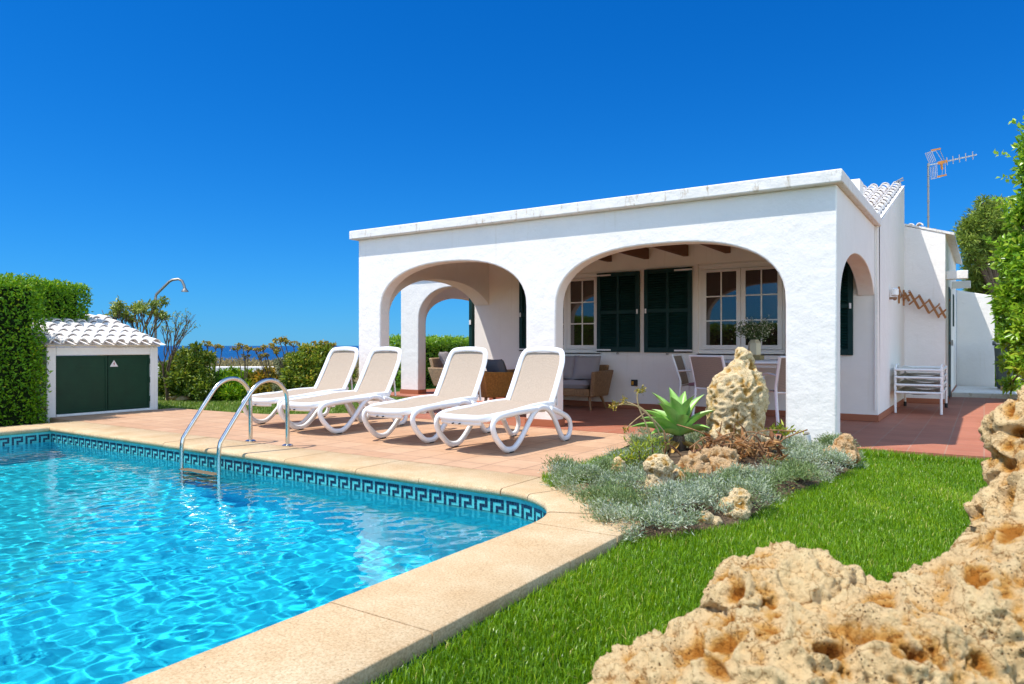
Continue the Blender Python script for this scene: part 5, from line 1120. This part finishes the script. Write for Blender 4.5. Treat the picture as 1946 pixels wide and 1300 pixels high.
# big glossy bush on the right
rb = thing('glossy_bush', (1.2, 12.4, 0), 'big glossy light green bush towering at the right edge of the path', 'bush')
cl = []; rr = random.Random(9)
def rbx(px, py, t_, r): cl.append((at_px(px + 12, py, t_), r))
for px, py, t_, r in ((1955, 270, 10.6, .20), (1962, 330, 10.7, .28), (1950, 300, 10.4, .12), (1945, 400, 10.8, .30), (1975, 380, 10.6, .3), (1925, 420, 10.9, .16), (1935, 480, 10.9, .34), (1910, 500, 11.2, .20), (1965, 520, 10.5, .36), (1925, 560, 11.1, .32), (1905, 590, 11.4, .20), (1960, 610, 10.6, .34), (1920, 640, 11.2, .24), (1965, 690, 10.6, .30), (1912, 690, 11.8, .16), (1908, 730, 12.4, .12), (1970, 750, 10.8, .26), (1930, 690, 11.6, .14), (2000, 300, 10.8, .45), (2010, 450, 10.9, .55), (2010, 620, 10.9, .55), (2060, 520, 11.2, .8), (2060, 300, 11.3, .7), (2070, 700, 11.2, .7), (1985, 250, 10.7, .22)): rbx(px, py, t_, r)
sg = MB()
for (c, r) in cl[:19]: sg.tube(smooth_path([(1.25, 12.4, .0), (1.0, 12.3, 1.2 + .3 * rr.random()), tuple(c)], 4), .016, 5)
sg.build('branches_or_dark_core', BARK, rb, smooth=True)
pr = []
for px, py, t_, dx, dy in ((1950, 260, 10.5, -.10, .16), (1942, 300, 10.5, -.20, .03), (1945, 345, 10.5, -.17, .04), (1930, 395, 10.7, -.15, .10), (1905, 470, 11.0, -.14, .08), (1893, 560, 11.2, -.08, .10), (1955, 245, 10.6, -.02, .2)):
    p = np.array(tuple(at_px(px, py, t_))); q = np.array(tuple(CR * dx * 2.0 + Vector((0, 0, dy * 1.6)))); k = 16; s = np.linspace(0, 1, k)[:, None]
    pr.append(leaf_arrays(p + q * s, unit(q / np.linalg.norm(q) * .5 + rand_dirs(k)), rand_dirs(k), RNG.uniform(.07, .11, k), .05, .2, np.clip(.4 + .6 * RNG.random(k), 0, 1)))
cluster_bush(rb, cl, 27000, .115, .056, LEAF_BUSH, .95, .15, .5, beta=(2.2, 1.8), extra=pr)
# feathery tree behind the bush
ft = thing('feathery_tree', (.35, 24.2, 0), 'feathery olive green tree rising behind the garden wall', 'tree')
cl = [(at_px(px, py, t_), r) for px, py, t_, r in ((1845, 440, 20, .38), (1870, 415, 20, .40), (1890, 440, 20.3, .45), (1862, 470, 20, .36), (1838, 458, 19.8, .22), (1885, 500, 20.5, .55), (1870, 540, 20.5, .42), (1855, 530, 20.2, .25), (1915, 450, 21, .9), (1925, 560, 21, 1.0), (1880, 400, 20.2, .22), (1868, 385, 20, .16), (1885, 580, 20.6, .45), (1850, 555, 20.4, .2))]
cl += [(at_px(px, py, t_), r) for px, py, t_, r in ((1852, 500, 20, .3), (1900, 480, 20.6, .6), (1905, 540, 20.8, .6), (1840, 480, 19.8, .2), (1872, 565, 20.5, .4), (1845, 425, 19.9, .2), (1890, 395, 20.3, .3))]
cluster_bush(ft, cl, 30000, .15, .026, LEAF_OLIVE, .8, .25, .9)
sg = MB()
for c, r in cl: sg.tube(smooth_path([(.35, 24.2, -.1), (.35, 24.2, 1.7), (Vector((.35, 24.2, 2.4)) + c) / 2, tuple(c)], 4), [.09] * 5 + [.05] * 4 + [.022] * 4, 6)
sg.build('trunk', BARK, ft, smooth=True)
# second mass of green low behind the path end
lb = thing('dark_shrub', (.9, 19.6, 0), 'dark green shrub in shade behind the bin', 'shrub')
cluster_bush(lb, [(Vector((.55, 19.6, .5)), .5), (Vector((1.1, 19.6, .9)), .7), (Vector((.75, 19.9, 1.5)), .6), (Vector((.45, 19.3, .15)), .3), (Vector((1.2, 19.8, 2.0)), .8)], 7000, .11, .05, LEAF_HEDGE)
MB().tube([(.9, 19.6, -.1), (.9, 19.7, 1.6)], .05, 6).build('stem', BARK, lb)

# skeletal shrubs behind the shed: crooked branches with leaf rosettes at the tips
def branch(mb, p, d, L, r, depth, tips, rr, spread=.55, lift=.15):
    q = p + d * L * .5 + Vector((rr.uniform(-1, 1), rr.uniform(-1, 1), rr.uniform(-.3, .6))) * L * .10; e = p + d * L + Vector((0, 0, lift * L * .5))
    mb.tube(smooth_path([p, q, e], 3), [r - (r * .35) * i / 6 for i in range(7)], 6)
    if depth == 0: tips.append((e, (e - q).normalized())); return
    for k in range(rr.choice((2, 2, 3))):
        nd = (d + Vector((rr.uniform(-1, 1), rr.uniform(-1, 1), rr.uniform(-.25, .9))) * spread).normalized(); branch(mb, e, nd, L * rr.uniform(.62, .85), r * .66, depth - 1, tips, rr, spread, lift)
def bare_shrub(name, base, label, dirs, L, r, depth, seed, leafy, leaf_L=.07, per=14, m=LEAF_SHRUB, cat='shrub', spread=.55):
    o = thing(name, tuple(base), label, cat); rr = random.Random(seed); mb = MB(); tips = []
    for d in dirs: branch(mb, Vector(base), Vector(d).normalized(), L, r, depth, tips, rr, spread)
    mb.build('branches_or_dark_core', BARK, o, smooth=True); pr = []
    for e, d in tips:
        if rr.random() > leafy: continue
        k = per; dd = np.array(tuple(d)); D = unit(dd * .5 + rand_dirs(k)); pr.append(leaf_arrays(np.array(tuple(e)) + RNG.normal(0, .03, (k, 3)), D, unit(dd + rand_dirs(k) * .5), RNG.uniform(.7, 1.2, k) * leaf_L, leaf_L * .38, .2, np.clip(RNG.random(k) * .7 + .2, 0, 1)))
    if pr: V, F, r_ = join_arrays(pr); np_mesh('foliage', V, F, m, o, r_)
    return o
b0 = at_px(268, 745, 13.8); b0.z = -.1
bare_shrub('skeletal_shrub', b0, 'wide shrub with crooked bare limbs and leaf tufts behind the shed roof', [tuple(-CR * 1.0 + Vector((0, 0, 1.6))), tuple(-CR * .45 + Vector((0, 0, 2.0))), tuple(-CR * .2 + CF * .4 + Vector((0, 0, 2.0))), tuple(CR * .1 + Vector((0, 0, 2)))], .60, .036, 4, 12, .72, .085, 20, m_leaf('tuft_leaf', [(0, (.07, .13, .02)), (.5, (.17, .25, .03)), (1, (.36, .38, .05))]))
b0 = at_px(318, 760, 12.5); b0.z = -.08
bare_shrub('bare_shrub', b0, 'thin upright nearly leafless shrub at the shed corner', [tuple(-CR * .10 + Vector((0, 0, 2))), tuple(-CR * .22 + Vector((0, 0, 1.6))), tuple(CR * .02 + Vector((0, 0, 1.5)))], .45, .024, 4, 21, .4, .05, 7, spread=.36)
def leafy(name, label, px, py, t_, clumps, n, L, W, m, cat='shrub', stems=5):
    b = at_px(px, py, t_); b.z = -.08; o = thing(name, tuple(b), label, cat)
    cs = [(at_px(x, y, t_ + dt), r) for x, y, dt, r in clumps]; cluster_bush(o, cs, n, L, W, m); mb = MB()
    for c, r in cs: mb.tube([tuple(b), tuple((b + c) / 2 + Vector((0, 0, .08))), tuple(c)], .012, 5)
    mb.build('stems', BARK, o); return o
leafy('leafy_shrub', 'yellow green leafy shrub right of the bare shrub at the shed corner', 365, 765, 12.7, [(365, 690, 0, .22), (345, 720, -.2, .2), (385, 715, 0, .24), (350, 675, .2, .14), (395, 680, .2, .14), (372, 660, 0, .09), (405, 745, .2, .18), (335, 745, 0, .14), (380, 740, -.2, .22), (345, 700, .2, .18), (370, 680, .3, .2)], 7000, .075, .032, LEAF_SHRUB)
leafy('low_green_shrub', 'low dark green shrub in front of the white wall', 435, 762, 12.9, [(430, 730, 0, .20), (455, 728, 0, .20), (415, 745, -.1, .14), (480, 735, 0, .16), (445, 712, .2, .14), (470, 712, .2, .1), (440, 748, -.2, .18), (400, 735, .2, .2), (465, 745, -.2, .18)], 6500, .085, .022, LEAF_HEDGE)
leafy('orange_tipped_shrub', 'shrub with yellowing orange leaves behind the ladder', 500, 755, 12.9, [(500, 720, 0, .18), (525, 728, 0, .18), (480, 722, .1, .14), (510, 742, -.1, .16), (540, 735, 0, .15), (490, 742, -.2, .16), (520, 748, -.2, .16), (515, 712, .2, .16)], 5500, .08, .028, m_leaf('orange_leaf', [(0, (.10, .13, .015)), (.4, (.22, .21, .02)), (.75, (.48, .34, .03)), (1, (.55, .28, .02))]))
leafy('dense_shrub', 'dense tall green shrub with yellow tips behind the two farthest loungers', 590, 755, 12.4, [(575, 690, 0, .26), (605, 695, 0, .28), (630, 700, .1, .24), (560, 715, -.1, .22), (590, 725, -.1, .26), (625, 732, 0, .22), (585, 668, .1, .15), (615, 668, .1, .16), (640, 680, .3, .2), (550, 742, 0, .14), (655, 715, .3, .2), (560, 690, .3, .2), (600, 745, -.2, .2), (640, 740, .1, .2)], 13000, .075, .034, LEAF_SHRUB)
leafy('silver_shrub', 'grey green shrub between the orange tipped shrub and the dense shrub', 545, 755, 12.7, [(540, 700, 0, .16), (550, 718, 0, .18), (530, 690, .1, .10), (560, 695, .2, .14), (535, 735, -.1, .18), (552, 680, .2, .12)], 4200, .05, .022, m_leaf('grey_leaf', [(0, (.10, .13, .06)), (.5, (.24, .27, .14)), (1, (.48, .45, .25))]))
leafy('round_shrub', 'round green shrub beside the bare shrub, hiding the left end of the white wall', 330, 762, 12.9, [(325, 705, 0, .20), (345, 728, -.2, .24), (318, 735, 0, .22), (360, 742, -.2, .2), (335, 690, .2, .14)], 6500, .07, .034, LEAF_SHRUB)
leafy('spreading_shrub', 'spreading yellow green shrub at the middle of the white wall', 455, 762, 13.3, [(425, 722, 0, .22), (455, 735, -.2, .22), (485, 735, 0, .22), (410, 735, 0, .2), (510, 722, .2, .2), (440, 750, -.3, .2), (520, 745, -.1, .2), (550, 745, -.1, .2), (475, 750, -.3, .2)], 11000, .075, .034, LEAF_BUSH)
def fennel(label, px, py, t_, heads):
    b = at_px(px, py, t_); b.z = -.08; o = thing('flowering_stalks', tuple(b), label, 'plant', 'tall flowering stalks against the sea'); mb = MB()
    for x, y, s in heads:
        c = at_px(x, y, t_); mid = (b * .45 + c * .55) + CR * .03; mb.tube(smooth_path([tuple(b), tuple(mid), tuple(c)], 4), [.012] * 4 + [.008] * 5, 5); pr = []
        for _ in range(6):
            e = c + Vector((random.uniform(-1, 1) * .07, random.uniform(-1, 1) * .07, random.uniform(.0, .06))) * s; mb.tube([tuple(c - Vector((0, 0, .05))), tuple(e)], .004, 4)
            k = 18; pr.append(leaf_arrays(np.array(tuple(e)) + RNG.normal(0, .016, (k, 3)) * np.array([1, 1, .5]) * s, rand_dirs(k), rand_dirs(k), .032 * s, .022 * s))
        V, F, r_ = join_arrays(pr); np_mesh('flower_head', V, F, LEAF_FENNEL, o, r_)
    mb.build('stalks', BARK, o, smooth=True); return o
fennel('flowering stalks with three pale heads at the left end of the sea view', 400, 760, 13.0, [(394, 657, 1.1), (410, 660, .9), (422, 663, .9)])
fennel('forked flowering stalk with yellow heads standing alone before the white wall', 462, 755, 12.8, [(450, 664, 1.1), (462, 658, 1.0), (471, 666, 1.1), (466, 678, .8)])
fennel('slanting flowering stalk with brown yellow heads between the ladder rails', 515, 755, 12.8, [(487, 668, 1.0), (500, 664, 1.1), (495, 680, .9), (508, 676, .8)])
fennel('tallest flowering stalks with fat green yellow heads above the dense shrub', 560, 755, 12.5, [(532, 650, 1.3), (542, 652, 1.2), (520, 662, 1.2), (558, 655, 1.0), (525, 672, 1)])
fennel('drooping flowering stalks behind the farthest lounger', 625, 755, 12.5, [(605, 656, 1.1), (619, 656, 1.0), (633, 657, .9), (612, 664, .9)])
# dry scrub over the far ground towards the sea (one mass)
k = 26000; X_ = RNG.uniform(-34, -16, k); Y_ = RNG.uniform(5, 34, k); keep = (np.hypot(X_, Y_) > 20.5); X_, Y_ = X_[keep], Y_[keep]; k = len(X_)
hgt = np.where(np.sin(X_ * 1.3) * np.cos(Y_ * 1.1) > .2, .32, .16); P = np.stack([X_, Y_, -.1 + RNG.random(k) * hgt], 1); D = rand_dirs(k); D[:, 2] = np.abs(D[:, 2]) + .4
V, F, r_ = leaf_arrays(P, D, rand_dirs(k), RNG.uniform(.10, .30, k), .05); tag(np_mesh('dry_scrub', V, F, LEAF_DRY, None, r_), 'dry yellow scrub between the white wall and the sea', 'scrub', kind='stuff')
